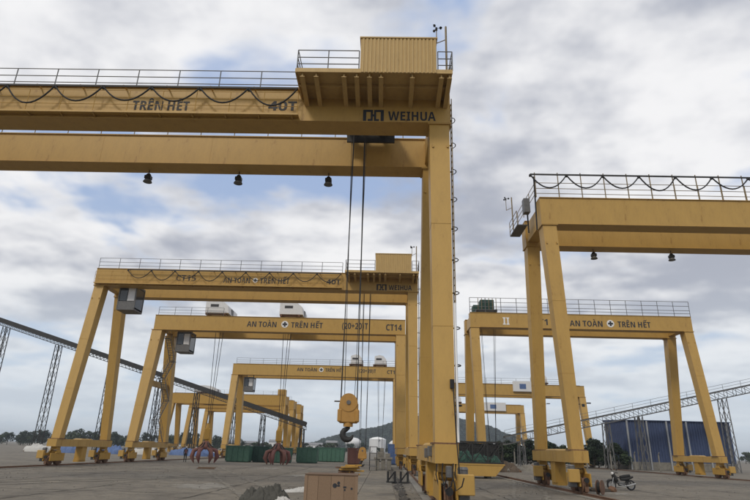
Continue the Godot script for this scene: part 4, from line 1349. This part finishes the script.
	for k in 3:
		var oo := {"lt": 1.15, "lb": 0.95, "wb": 9.5, "gh": 2.5, "gw": 1.3, "mat": M.yellow_old, "gauge": 4.6}
		var cc8 := crane_frame(names[k], -54.4, -25.6 - k * 0.1, 146.0 + k * 15.0, 14.6, oo)
		railing(cc8, [Vector3(-14, 14.65, 2.4), Vector3(14, 14.65, 2.4)], 1.0, 2.6, M.grey_steel, false)
		if k == 0: white_trolley("long grey white trolley house on the old cranes, far left", -46.5, 14.6, cc8.position.z, 4.6, 2.0)
		if k == 0:
			var eb := MB.new()
			eb.cbox(Vector3(13.6, 15.4, 1.0), Vector3(2.0, 1.6, 2.0), 0.05)
			put("winch_house", eb, M.yellow_old, cc8)

func board(c: Node, x0: float, x1: float, y0: float, y1: float, zf: float):
	var b := MB.new()
	b.cbox(Vector3((x0 + x1) * 0.5, (y0 + y1) * 0.5, zf + 0.22), Vector3(x1 - x0, y1 - y0, 0.4), 0.03)
	var o := put("control_cabinet", b, M.white, c)
	var l := MB.new()
	l.box(Vector3(x0 + (x1 - x0) * 0.42, (y0 + y1) * 0.5, zf + 0.427), Vector3((x1 - x0) * 0.28, (y1 - y0) * 0.5, 0.012))
	put("logo_panel", l, M.tarp_blue, o)

func safety_text(c: Node, cx: float, zf: float, xs: Array, y0: float, y1: float, r: float):
	lettering(c, "AN TOÀN", xs[0][0] - cx, xs[0][1] - cx, y0, y1, zf + 0.008, M.ink)
	badge(c, xs[1] - cx, (y0 + y1) * 0.5 - 0.05, r, zf + 0.003)
	safe_line(c, xs[2][0] - cx, xs[2][1] - cx, y0, y1, zf + 0.008, M.ink)

func build_far():
	# hill with forest
	var nz := FastNoiseLite.new(); nz.seed = 3; nz.frequency = 0.008; nz.fractal_octaves = 4
	var ridge := [[-400.0, 0.0], [-200.0, 0.0], [-130.0, 5.0], [-65.0, 18.0], [-19.0, 31.0], [27.0, 45.0], [60.0, 50.0], [95.0, 51.0], [136.0, 46.0], [167.0, 38.0], [197.0, 26.0], [227.0, 17.0], [270.0, 9.0], [330.0, 3.0], [600.0, 0.0]]
	var hgt := func(x, z):
		var a := 0.0
		for k in ridge.size() - 1:
			if x >= ridge[k][0] and x < ridge[k + 1][0]:
				a = lerpf(ridge[k][1], ridge[k + 1][1], smoothstep(0.0, 1.0, (x - ridge[k][0]) / (ridge[k + 1][0] - ridge[k][0])) * 0.4 + 0.6 * (x - ridge[k][0]) / (ridge[k + 1][0] - ridge[k][0]))
		var f: float = exp(-pow((z + 930.0) / 110.0, 2.0))
		return (a * 1.03 + 7.0 * nz.get_noise_2d(x, z)) * f - 1.0
	var b := MB.new()
	var st := b.st
	st.set_smooth_group(0)
	for j in 34:
		for i in 60:
			var q := []
			for e in [[0, 0], [1, 0], [1, 1], [0, 1]]:
				var x: float = -260.0 + (i + e[0]) * 11.0; var z: float = -700.0 - (j + e[1]) * 13.0
				q.append(Vector3(x, hgt.call(x, z), z))
			b.poly_dir(q, Vector3.UP)
	structure(put("hill", b, M.hill, self))
	var mm := MultiMesh.new()
	mm.transform_format = MultiMesh.TRANSFORM_3D
	mm.mesh = leaf_crown(91, 1.0, 1.0, 130, 0.17, 6)
	var rng := RandomNumberGenerator.new(); rng.seed = 17
	var tr := []
	while tr.size() < 6500:
		var x := rng.randf_range(-200.0, 330.0); var z := rng.randf_range(-760.0, -960.0)
		var y: float = hgt.call(x, z)
		if y < 3.0: continue
		var s := rng.randf_range(4.0, 8.5)
		tr.append(Transform3D(Basis.from_euler(Vector3(0, rng.randf() * TAU, 0)).scaled(Vector3(s * 1.2, s, s * 1.2)), Vector3(x, y - s * 0.25, z)))
	mm.instance_count = tr.size()
	for i in tr.size(): mm.set_instance_transform(i, tr[i])
	var mi := MultiMeshInstance3D.new()
	mi.name = "hill_forest"; mi.multimesh = mm; mi.material_override = M.leaf3
	add_child(mi)
	mi.set_meta("kind", "stuff"); mi.set_meta("label", "dense dark forest covering the hill"); mi.set_meta("category", "forest")

	# storage tanks in front of the hill
	for q in [[-24.8, 6.9, "white domed storage tank left of the three below the hill"], [11.8, 6.0, "white domed storage tank nearest the tall crane leg, below the hill"]]:
		var t := thing("storage_tank", q[2], "tank", Vector3(q[0], 0, -500), 0, "white tanks below the hill")
		var sp := MB.new()
		var pf := []
		for i in 13:
			var a: float = -PI * 0.5 + PI * i / 12.0
			pf.append([3.2 + q[1] * (1.0 + sin(a)) * 0.62, max(0.05, q[1] * cos(a))])
		sp.lathe(Vector3.ZERO, Vector3.UP, pf, 24)
		put("shell", sp, M.white, t)
		for k in 6:
			var lg := MB.new()
			lg.tube(Vector3(cos(TAU * k / 6) * q[1] * 0.85, 0, sin(TAU * k / 6) * q[1] * 0.85), Vector3(cos(TAU * k / 6) * q[1] * 0.85, 6.0, sin(TAU * k / 6) * q[1] * 0.85), 0.35, 6)
			put("leg", lg, M.galv, t)
	var i := 0
	for q in [[-4.0, 7.2, 10.5, "white upright cylindrical tank with shallow dome below the hill"], [100.0, 9.0, 8.4, "wide white storage tank on the right, nearer the hill"], [113.0, 9.0, 8.0, "wide white storage tank second from the hill, right side"], [127.0, 9.0, 8.2, "wide white storage tank third from the hill, right side"], [142.0, 9.5, 7.2, "wide white storage tank behind the hedge on the right"], [160.0, 9.5, 7.2, "wide white storage tank farthest right behind the hedge"]]:
		var t := thing("storage_tank", q[3], "tank", Vector3(q[0], 0, -500 + (i % 2) * 6.0), 0, "white tanks below the hill")
		i += 1
		var c := MB.new()
		c.lathe(Vector3.ZERO, Vector3.UP, [[0.0, q[1]], [q[2], q[1]]], 28)
		put("shell", c, M.white, t)
		var rf := MB.new()
		rf.lathe(Vector3(0, q[2], 0), Vector3.UP, [[0.0, q[1] + 0.15], [0.3, q[1] + 0.15], [1.6, q[1] * 0.6], [2.3, 0.02]], 28)
		put("roof", rf, M.white_clean, t)
		var ld := MB.new()
		ld.beam(Vector3(-q[1] * 0.7, 0.2, q[1] * 0.75), Vector3(q[1] * 0.3, q[2], q[1] * 1.0), 0.5, 0.4)
		put("stair", ld, M.grey_steel, t)

	# low far buildings
	var bl := [[-150.0, 14.0, 5.5], [-118.0, 20.0, 4.6], [-92.0, 11.0, 6.2], [-76.0, 9.0, 5.2], [-58.0, 16.0, 4.6], [-44.0, 8.0, 6.6], [50.0, 22.0, 5.0], [185.0, 26.0, 6.0], [225.0, 20.0, 5.0]]
	var lb := ["white", "pale long", "taller white", "small white", "long low white", "narrow white", "long pale", "wide pale", "low pale"]
	var pl := ["behind the trees far left", "behind the conveyor's left half", "between the old yellow cranes and the hook", "left of the domed tanks", "just left of the hill foot", "at the foot of the hill slope", "behind the tall leg under the hill", "behind the hedge at right", "at far right behind the blue hall"]
	for k in bl.size():
		var t := thing("far_building", lb[k] + " building " + pl[k], "building", Vector3(bl[k][0] * 0.9, 0, -430 - (k % 3) * 14), 0, "low buildings on the skyline")
		var w := MB.new()
		w.box(Vector3(0, bl[k][2] * 0.5, 0), Vector3(bl[k][1], bl[k][2], 9))
		put("wall", w, M.white if k % 2 == 0 else M.concrete, t)
		var r := MB.new()
		var hw: float = bl[k][1] * 0.5 + 0.5; var y0: float = bl[k][2] + 0.01
		r.hexa([Vector3(-hw, y0, -5), Vector3(hw, y0, -5), Vector3(hw, y0, 5), Vector3(-hw, y0, 5)], [Vector3(-hw, y0 + 1.6, -0.1), Vector3(hw, y0 + 1.6, -0.1), Vector3(hw, y0 + 1.6, 0.1), Vector3(-hw, y0 + 1.6, 0.1)])
		put("roof", r, M.roof, t)
		var n: int = int(bl[k][1] / 3.0)
		for j in n:
			var wn := MB.new()
			wn.box(Vector3(-bl[k][1] * 0.5 + (j + 0.5) * 3.0, bl[k][2] * 0.6, 4.52), Vector3(1.4, 1.5, 0.06))
			put("window", wn, M.glass, t)

	# tree line on the left and in the middle
	var protos := []
	var lab := "dark tree in the distant tree line behind the yard"
	for k in 4:
		protos.append(tree_proto(200 + k, 7.0 + k * 0.8, 6.0 + (k % 2) * 1.8, 0.8, 900, 0.42, [M.leaf, M.leaf3, M.leaf2, M.leaf3][k], "distant_tree", lab, "distant tree line"))
	var r2 := RandomNumberGenerator.new(); r2.seed = 44
	var n := 0
	var xs := []
	var x := -260.0
	while x < -12.0:
		xs.append(Vector2(x, -r2.randf_range(270.0, 310.0)))
		x += r2.randf_range(1.5, 3.0) * (1.0 if x < -75.0 else 1.2)
	x = -10.0
	while x < 270.0:
		xs.append(Vector2(x, -r2.randf_range(300.0, 340.0)))
		x += r2.randf_range(4.5, 9.0) if x < 60.0 else r2.randf_range(2.4, 5.0)
	for v in xs:
		var p: Node3D = protos[n % 4]
		if n >= 4: p = copy(p, "", Vector3.ZERO)
		var small := 0.8 if v.x < -75.0 or v.x > 120.0 else 0.55
		p.position = Vector3(v.x, 0, v.y)
		p.rotation.y = r2.randf() * TAU
		p.scale = Vector3.ONE * r2.randf_range(0.75, 1.25) * small
		n += 1
	# hedge of shrubs on the right
	var hp := []
	for k in 3: hp.append(tree_proto(300 + k, 3.4, 3.0 + k * 0.4, 0.25, 2600, 0.16, [M.leaf3, M.leaf, M.leaf3][k], "hedge_shrub", "dark green shrub in the hedge behind the right crane legs", "hedge shrubs on the right"))
	n = 0
	x = 18.5
	while x < 38.0:
		var p: Node3D = hp[n % 3]
		if n >= 3: p = copy(p, "", Vector3.ZERO)
		p.position = Vector3(x, 0, -95.0 - r2.randf() * 3.0)
		p.rotation.y = r2.randf() * TAU
		p.scale = Vector3.ONE * r2.randf_range(0.85, 1.3)
		x += r2.randf_range(0.9, 1.7)
		n += 1

	conveyor("long dark covered conveyor rising to the left behind the cranes", Vector3(-16.0, 6.2, -121.0), Vector3(-92.0, 28.6, -118.0), 1.9, 0.65, [0.01, 0.12, 0.2, 0.31, 0.42, 0.56, 0.72, 0.88], true, M.dark_steel)
	conveyor("open grey conveyor rising to the right above the hedge", Vector3(19.0, 4.3, -91.0), Vector3(62.0, 13.9, -90.0), 1.6, 1.1, [0.06, 0.25, 0.37, 0.49, 0.62, 0.8], false, M.grey_steel)
	# light pole
	var lp := thing("light_pole", "slim grey light pole with twin heads between the right crane legs", "light pole", Vector3(31.6, 0, -112))
	var pb := MB.new()
	pb.tube(Vector3.ZERO, Vector3(0, 11.2, 0), 0.16, 8, 0.08)
	put("pole", pb, M.galv, lp)
	for s in [-1, 1]:
		var h := MB.new()
		h.tube(Vector3(0, 11.1, 0), Vector3(s * 0.6, 11.3, 0), 0.04, 5)
		h.cbox(Vector3(s * 0.8, 11.3, 0), Vector3(0.6, 0.16, 0.3), 0.03)
		put("lamp_head", h, M.grey_steel, lp)

	# blue hall
	var bh := thing("blue_hall", "blue corrugated steel hall with grey base at the right edge", "building", Vector3(48.1, 0, -99.0))
	var w := MB.new()
	corrugated(w, -8.6, 8.6, 1.2, 7.5, 4.0, 0.42, 0.07)
	w.box(Vector3(0, 4.35, -0.02), Vector3(17.2, 6.3, 8.0))
	put("wall", w, M.blue, bh)
	for k in 18:
		var rb := MB.new()
		rb.box(Vector3(-8.63, 4.35, -3.8 + k * 0.44), Vector3(0.06, 6.26, 0.16))
		put("wall_rib", rb, M.blue, bh)
	var bs := MB.new()
	bs.box(Vector3(0, 0.6, 0), Vector3(17.3, 1.19, 8.1))
	put("plinth", bs, M.concrete, bh)
	var rf2 := MB.new()
	rf2.hexa([Vector3(-8.8, 7.52, -4.3), Vector3(8.8, 7.52, -4.3), Vector3(8.8, 7.52, 4.3), Vector3(-8.8, 7.52, 4.3)], [Vector3(-8.8, 7.95, -4.3), Vector3(8.8, 7.95, -4.3), Vector3(8.8, 7.62, 4.3), Vector3(-8.8, 7.62, 4.3)])
	put("roof", rf2, M.blue, bh)
	for k in 6:
		var ps := MB.new()
		ps.box(Vector3(-8.2 + k * 3.2, 3.75, 4.25), Vector3(0.22, 7.5, 0.22))
		put("column", ps, M.galv, bh)

func build_yard():
	# wooden crate
	var c := thing("wooden_crate", "brown plywood crate with black stencil marks in the foreground", "crate", Vector3(-1.62, 0.01, -19.75), 0.02)
	var W := 1.66; var Hc := 1.1; var Dc := 1.3
	var names := ["panel", "panel", "panel", "panel"]
	for k in 4:
		var b := MB.new()
		b.cbox(Vector3(-W * 0.5 + W * (k + 0.5) / 4.0, 0.14 + (Hc - 0.14) * 0.5, Dc * 0.5), Vector3(W / 4.0 - 0.006, Hc - 0.16, 0.02), 0.003)
		put(names[k], b, M.ply if k % 2 == 0 else M.ply2, c)
	for s in [-1, 1]:
		var b := MB.new()
		b.box(Vector3(s * (W * 0.5 - 0.012), 0.14 + (Hc - 0.14) * 0.5, 0), Vector3(0.02, Hc - 0.16, Dc - 0.03))
		put("panel", b, M.ply2, c)
	var bb := MB.new()
	bb.box(Vector3(0, 0.14 + (Hc - 0.14) * 0.5, -Dc * 0.5), Vector3(W, Hc - 0.16, 0.02))
	put("panel", bb, M.ply2, c)
	var lid := MB.new()
	lid.cbox(Vector3(0, Hc - 0.005, 0), Vector3(W + 0.05, 0.03, Dc + 0.06), 0.005)
	put("lid", lid, M.timber, c)
	for s in [-1, 0, 1]:
		var sk := MB.new()
		sk.box(Vector3(s * W * 0.42, 0.07, 0), Vector3(0.12, 0.13, Dc))
		put("skid", sk, M.timber, c)
	for x in [-0.81, 0.81]:
		var bt := MB.new()
		bt.box(Vector3(x, 0.62, Dc * 0.5 + 0.022), Vector3(0.09, Hc - 0.2, 0.018))
		put("batten", bt, M.ply, c)
	# stencil marks: arrow-up, glass and blot shapes
	var mk := [[0.12, 0.78, 0.07, 0.12], [0.24, 0.78, 0.09, 0.05], [0.24, 0.86, 0.03, 0.08], [0.44, 0.74, 0.10, 0.05], [0.44, 0.66, 0.05, 0.05], [0.66, 0.70, 0.06, 0.06]]
	for q in mk:
		var m := MB.new()
		m.tube(Vector3(q[0], q[1], Dc * 0.5 + 0.011), Vector3(q[0], q[1], Dc * 0.5 + 0.015), q[3] * 0.6, 9)
		m.box(Vector3(q[0], q[1], Dc * 0.5 + 0.013), Vector3(q[2], q[3], 0.005))
		put("stencil_mark", m, M.ink, c)
	# yellow steel pieces behind the crate
	var yb := thing("steel_offcuts", "small heap of yellow steel pieces just behind the wooden crate", "steel scrap", Vector3(-2.35, -0.02, -46.6), 0.2)
	var rng := RandomNumberGenerator.new(); rng.seed = 71
	for k in 14:
		var b := MB.new()
		var y := 0.08 + 0.105 * int(k / 2)
		b.cbox(Vector3(rng.randf_range(-0.5, 0.5), y + 0.02 , rng.randf_range(-0.5, 0.5)), Vector3(rng.randf_range(0.8, 1.8), 0.11, 0.2 + 0.3 * rng.randf()), 0.01, Basis.from_euler(Vector3(0, rng.randf() * 1.2 - 0.6, rng.randf_range(-0.06, 0.06))))
		put("steel_piece", b, [M.yellow_old, M.yellow_old, M.rust][k % 3], yb)
	# dark sheet heap
	var hp := thing("tarpaulin_heap", "crumpled heap of dark grey tarpaulin and netting in the foreground", "tarpaulin", Vector3(-4.35, 0, -22.4), 0.1)
	inst("crumpled_sheet", heap_mesh(61, 0.95, 0.7, 0.66, 56, 0.6, 0.4, 5.0, 0.5, true), M.tarp_dark, hp)
	inst("fold", heap_mesh(66, 0.42, 0.42, 0.78, 34, 0.7, 0.35, 4.0, 0.4, true), M.tarp_dark, hp, Vector3(0.48, 0.02, 0.1))
	inst("fold", heap_mesh(67, 0.42, 0.36, 0.62, 34, 0.7, 0.4, 4.0, 0.4, true), M.tarp_dark, hp, Vector3(-0.4, 0.02, 0.2))
	inst("pale_wrap", heap_mesh(63, 0.3, 0.3, 0.3, 30, 1.0, 0.4, 4.0, 0.5, true), M.cloth, hp, Vector3(0.72, 0.02, 0.62))
	var cl := thing("plastic_sheet", "crumpled white sheet lying beside the wooden crate", "plastic sheet", Vector3(-3.75, 0, -28.0), 0.3)
	inst("sheet", heap_mesh(64, 0.55, 0.4, 0.26, 40, 1.0, 0.45, 4.0, 0.6, true), M.cloth, cl)
	inst("edge_fold", heap_mesh(65, 0.6, 0.35, 0.14, 30, 1.0, 0.45, 4.0, 0.6, true), M.cloth, cl, Vector3(-0.6, 0.0, 0.2))
	# small dark plank on the yard
	var pk := thing("timber_plank", "short dark plank lying on the open concrete left of the grab", "plank", Vector3(-15.2, 0, -51.0), 0.2)
	for k in 2:
		var b := MB.new()
		b.cbox(Vector3(0.1 * k, 0.05 + 0.07 * k, 0.1 - 0.12 * k), Vector3(1.5, 0.07, 0.22), 0.01)
		put("board", b, M.timber, pk)
	# dark steel brackets on the lane
	for q in [[0.62, "black steel stand on the lane edge, left one of the pair"], [1.42, "black steel stand on the lane edge, right one of the pair"]]:
		var t := thing("steel_stand", q[1], "steel stand", Vector3(q[0], 0.02, -37.2), 0.1, "black stands beside the rail")
		var bs := MB.new()
		bs.box(Vector3(0, 0.03, 0), Vector3(0.62, 0.06, 0.5))
		put("base_plate", bs, M.dark_steel, t)
		for s in [-1, 1]:
			var u := MB.new()
			u.box(Vector3(s * 0.22, 0.36, 0), Vector3(0.1, 0.6, 0.3))
			put("upright", u, M.dark_steel, t)
		var g := MB.new()
		g.beam(Vector3(-0.2, 0.12, 0), Vector3(0.18, 0.6, 0), 0.08, 0.08)
		put("brace", g, M.dark_steel, t)
	# grey concrete counterweights
	var cb := thing("concrete_blocks", "stacked grey concrete weights on short piers beside the rail", "concrete blocks", Vector3(0.15, 0, -61.0))
	for k in 3:
		var b := MB.new()
		b.cbox(Vector3(-0.62 + k * 0.62, 0.5, 0), Vector3(0.42, 1.0, 0.9), 0.03)
		put("pier", b, M.concrete, cb)
	var tp := MB.new()
	tp.cbox(Vector3(0, 1.12, 0), Vector3(1.9, 0.22, 1.1), 0.03)
	put("top_slab", tp, M.concrete, cb)
	for q in [[-0.25, 1.5, 0.7, 0.52], [0.45, 1.42, 0.5, 0.36], [-0.15, 1.95, 0.4, 0.36]]:
		var b := MB.new()
		b.cbox(Vector3(q[0], q[1], 0), Vector3(q[2], q[3], 0.6), 0.03)
		put("block", b, M.concrete, cb)
	# steel frame rack beside the small hook
	var rk := thing("steel_rack", "dark open steel rack standing between small hook and concrete blocks", "rack", Vector3(-0.85, 0, -58.0))
	var rb := MB.new()
	for x in [-0.35, 0.35]:
		for z in [-0.4, 0.4]: rb.box(Vector3(x, 1.1, z), Vector3(0.07, 2.2, 0.07))
	put("uprights", rb, M.dark_steel, rk)
	for y in [0.4, 1.0, 1.6, 2.2]:
		var sh := MB.new()
		sh.box(Vector3(0, y, 0), Vector3(0.8, 0.06, 0.9))
		put("shelf", sh, M.grey_steel, rk)

	# containers and bins
	var gl := "green ribbed scrap bin in the row behind the grabs"
	var bins := [[-19.0, -78.0, 3.2, 1.9, "green ribbed scrap bin left of the standing grab"], [-13.6, -79.0, 2.8, 1.8, "green ribbed scrap bin directly behind the second grab"], [-10.4, -82.0, 2.9, 1.9, "green ribbed scrap bin right of the second grab"], [-8.0, -93.0, 4.3, 2.0, "green ribbed scrap bin below the end of the conveyor"], [-4.2, -95.0, 2.2, 1.8, "small green scrap bin left of the small hook"]]
	for q in bins: skip_bin(q[4], Vector3(q[0], 0, q[1]), 0.0, Vector3(q[2], q[3], 2.2), M.green, "green scrap bins")
	skip_bin("dark green scrap bin between two lighter green bins", Vector3(-16.4, 0, -80.0), 0.0, Vector3(2.2, 1.9, 2.2), M.green_dark, "green scrap bins")
	skip_bin("dark scrap bin in the gap below the conveyor end", Vector3(-10.9, 0, -95.5), 0.0, Vector3(1.4, 1.9, 2.2), M.tarp_dark, "green scrap bins")
	skip_bin("dusty red bin behind the small orange hook", Vector3(-3.7, 0, -80.0), 0.1, Vector3(2.0, 2.0, 2.0), M.redbrown, "coloured bins near the rail")
	skip_bin("small blue bin beside the foot of the second crane leg", Vector3(1.6, 0, -86.0), 0.0, Vector3(1.5, 2.7, 2.0), M.tarp_blue, "coloured bins near the rail")
	# blue covered stacks along the far edge
	var bt := [-52.0, -46.5, -40.0, -35.0, -30.5, -25.5, -60.0, -68.0]
	var bn := ["below the far left trees", "left of the first old crane leg", "behind the legs of crane CT14", "just right of the CT14 legs", "between the old crane legs", "left of the first grab", "second from the far left edge", "at the far left edge"]
	for k in bt.size():
		var t := thing("covered_stack", ("blue" if k % 3 != 1 else "pale") + " tarpaulin covered cargo stack " + bn[k], "cargo stack", Vector3(bt[k], 0, -112.0 - (k % 3) * 3), 0, "covered cargo stacks")
		inst("tarpaulin", heap_mesh(400 + k, 2.9, 1.9, 1.9, 30, 0.25, 0.2, 3.0, 0.3, true), M.tarp_blue if k % 3 != 1 else M.cloth, t)
		var pal := MB.new()
		pal.box(Vector3(0, 0.08, 0), Vector3(4.4, 0.16, 2.6))
		put("pallet", pal, M.timber, t)
	person("person in dark clothes, red vest and white helmet near the left grab", Vector3(-23.6, 0.0, -70.3), 0.5)

	# yellow skid with lattice cage
	var sk := thing("cage_skid", "yellow skid carrying a dark lattice cage with green netting", "steel skid", Vector3(6.4, 0, -48.5), -0.06)
	var hb := MB.new()
	hb.hexa([Vector3(-2.6, 0.16, -1.2), Vector3(2.7, 0.16, -1.2), Vector3(2.7, 0.16, 1.2), Vector3(-2.6, 0.16, 1.2)], [Vector3(-2.7, 1.0, -1.2), Vector3(3.45, 1.0, -1.2), Vector3(3.45, 1.0, 1.2), Vector3(-2.7, 1.0, 1.2)])
	hb.box(Vector3(0.37, 1.03, 1.18), Vector3(6.2, 0.1, 0.12))
	put("skid_base", hb, M.yellow, sk)
	for x in [-2.0, 0.2, 2.2]:
		var ft := MB.new()
		ft.box(Vector3(x, 0.08, 0), Vector3(0.35, 0.16, 2.2))
		put("foot", ft, M.dark_steel, sk)
	var cg := MB.new()
	for z in [-1.1, 1.1]:
		for y in [1.14, 2.72]: cg.box(Vector3(0.35, y, z), Vector3(6.1, 0.11, 0.11))
		for k in 6: cg.box(Vector3(-2.65 + k * 1.2, 1.93, z), Vector3(0.1, 1.5, 0.1))
		for k in 5:
			var x := -2.65 + k * 1.2
			if k % 2 == 0 or k == 3:
				cg.beam(Vector3(x + 0.05, 1.22, z), Vector3(x + 1.15, 2.64, z), 0.07, 0.07)
				cg.beam(Vector3(x + 0.05, 2.64, z - 0.08), Vector3(x + 1.15, 1.22, z - 0.08), 0.07, 0.07)
		for k in 20: cg.box(Vector3(-2.5 + k * 0.3, 1.93, z - 0.01), Vector3(0.016, 1.48, 0.016))
		for k in 6: cg.box(Vector3(0.35, 1.3 + k * 0.24, z - 0.035), Vector3(5.9, 0.016, 0.016))
	for x in [-2.65, 3.35]:
		for y in [1.14, 2.72]: cg.box(Vector3(x, y, 0), Vector3(0.1, 0.1, 2.06))
	put("cage", cg, M.dark_steel, sk)
	for q in [[-1.6, 1.1, 1.05], [0.2, 1.25, 1.25], [1.7, 1.05, 1.0], [2.7, 0.6, 0.8]]:
		inst("green_netting", heap_mesh(500 + int(q[0] * 10), q[1], 0.85, q[2], 34, 0.8, 0.4, 5.0, 0.6, true), M.net, sk, Vector3(q[0], 1.06, 0))
	var bp := MB.new()
	bp.box(Vector3(0.35, 1.9, -1.22), Vector3(6.0, 1.5, 0.05))
	put("back_sheet", bp, M.dark_steel, sk)

	rubble("brown rubble and scrap pile right of the yellow skid", Vector3(13.6, 0, -66.0), 1.8, 1.3, 1.1, 81, M.soil, 14)
	rubble("low pale rubble pile behind the right crane legs", Vector3(18.2, 0, -72.0), 2.2, 1.2, 0.8, 82, M.concrete, 12)
	rubble("low dirt pile between the right crane leg and the motorbike", Vector3(12.6, 0, -34.5), 0.8, 0.4, 0.2, 83, M.dirt, 7)
	motorbike("dark motorbike parked on the concrete at the right", Vector3(14.45, -0.02, -36.2), 0.15)
	# cable spool by the right bogie
	var sp := thing("cable_reel", "brown cable reel beside the near right crane bogie", "cable reel", Vector3(11.35, 0, -31.2), 0.9)
	for s in [-1, 1]:
		var fl := MB.new()
		fl.tube(Vector3(0, 0.36, s * 0.1), Vector3(0, 0.36, s * 0.13), 0.36, 22)
		put("flange", fl, M.rust, sp)
	var co := MB.new()
	co.tube(Vector3(0, 0.36, -0.1), Vector3(0, 0.36, 0.1), 0.25, 18)
	put("cable_winding", co, M.rubber, sp)
	# fence posts in front of hedge
	for k in 9:
		var f := thing("fence_post", "%s pale concrete fence post from the skid, in front of the hedge" % ["first", "second", "third", "fourth", "fifth", "sixth", "seventh", "eighth", "ninth"][k], "post", Vector3(15.5 + k * 3.4, 0, -84.0), 0, "fence posts by the hedge")
		var b := MB.new()
		b.cbox(Vector3(0, 1.1, 0), Vector3(0.16, 2.2, 0.16), 0.02)
		put("post", b, M.concrete, f)
		var cp := MB.new()
		cp.beam(Vector3(0, 2.2, 0), Vector3(0, 2.55, 0.3), 0.1, 0.1)
		put("top_arm", cp, M.concrete, f)
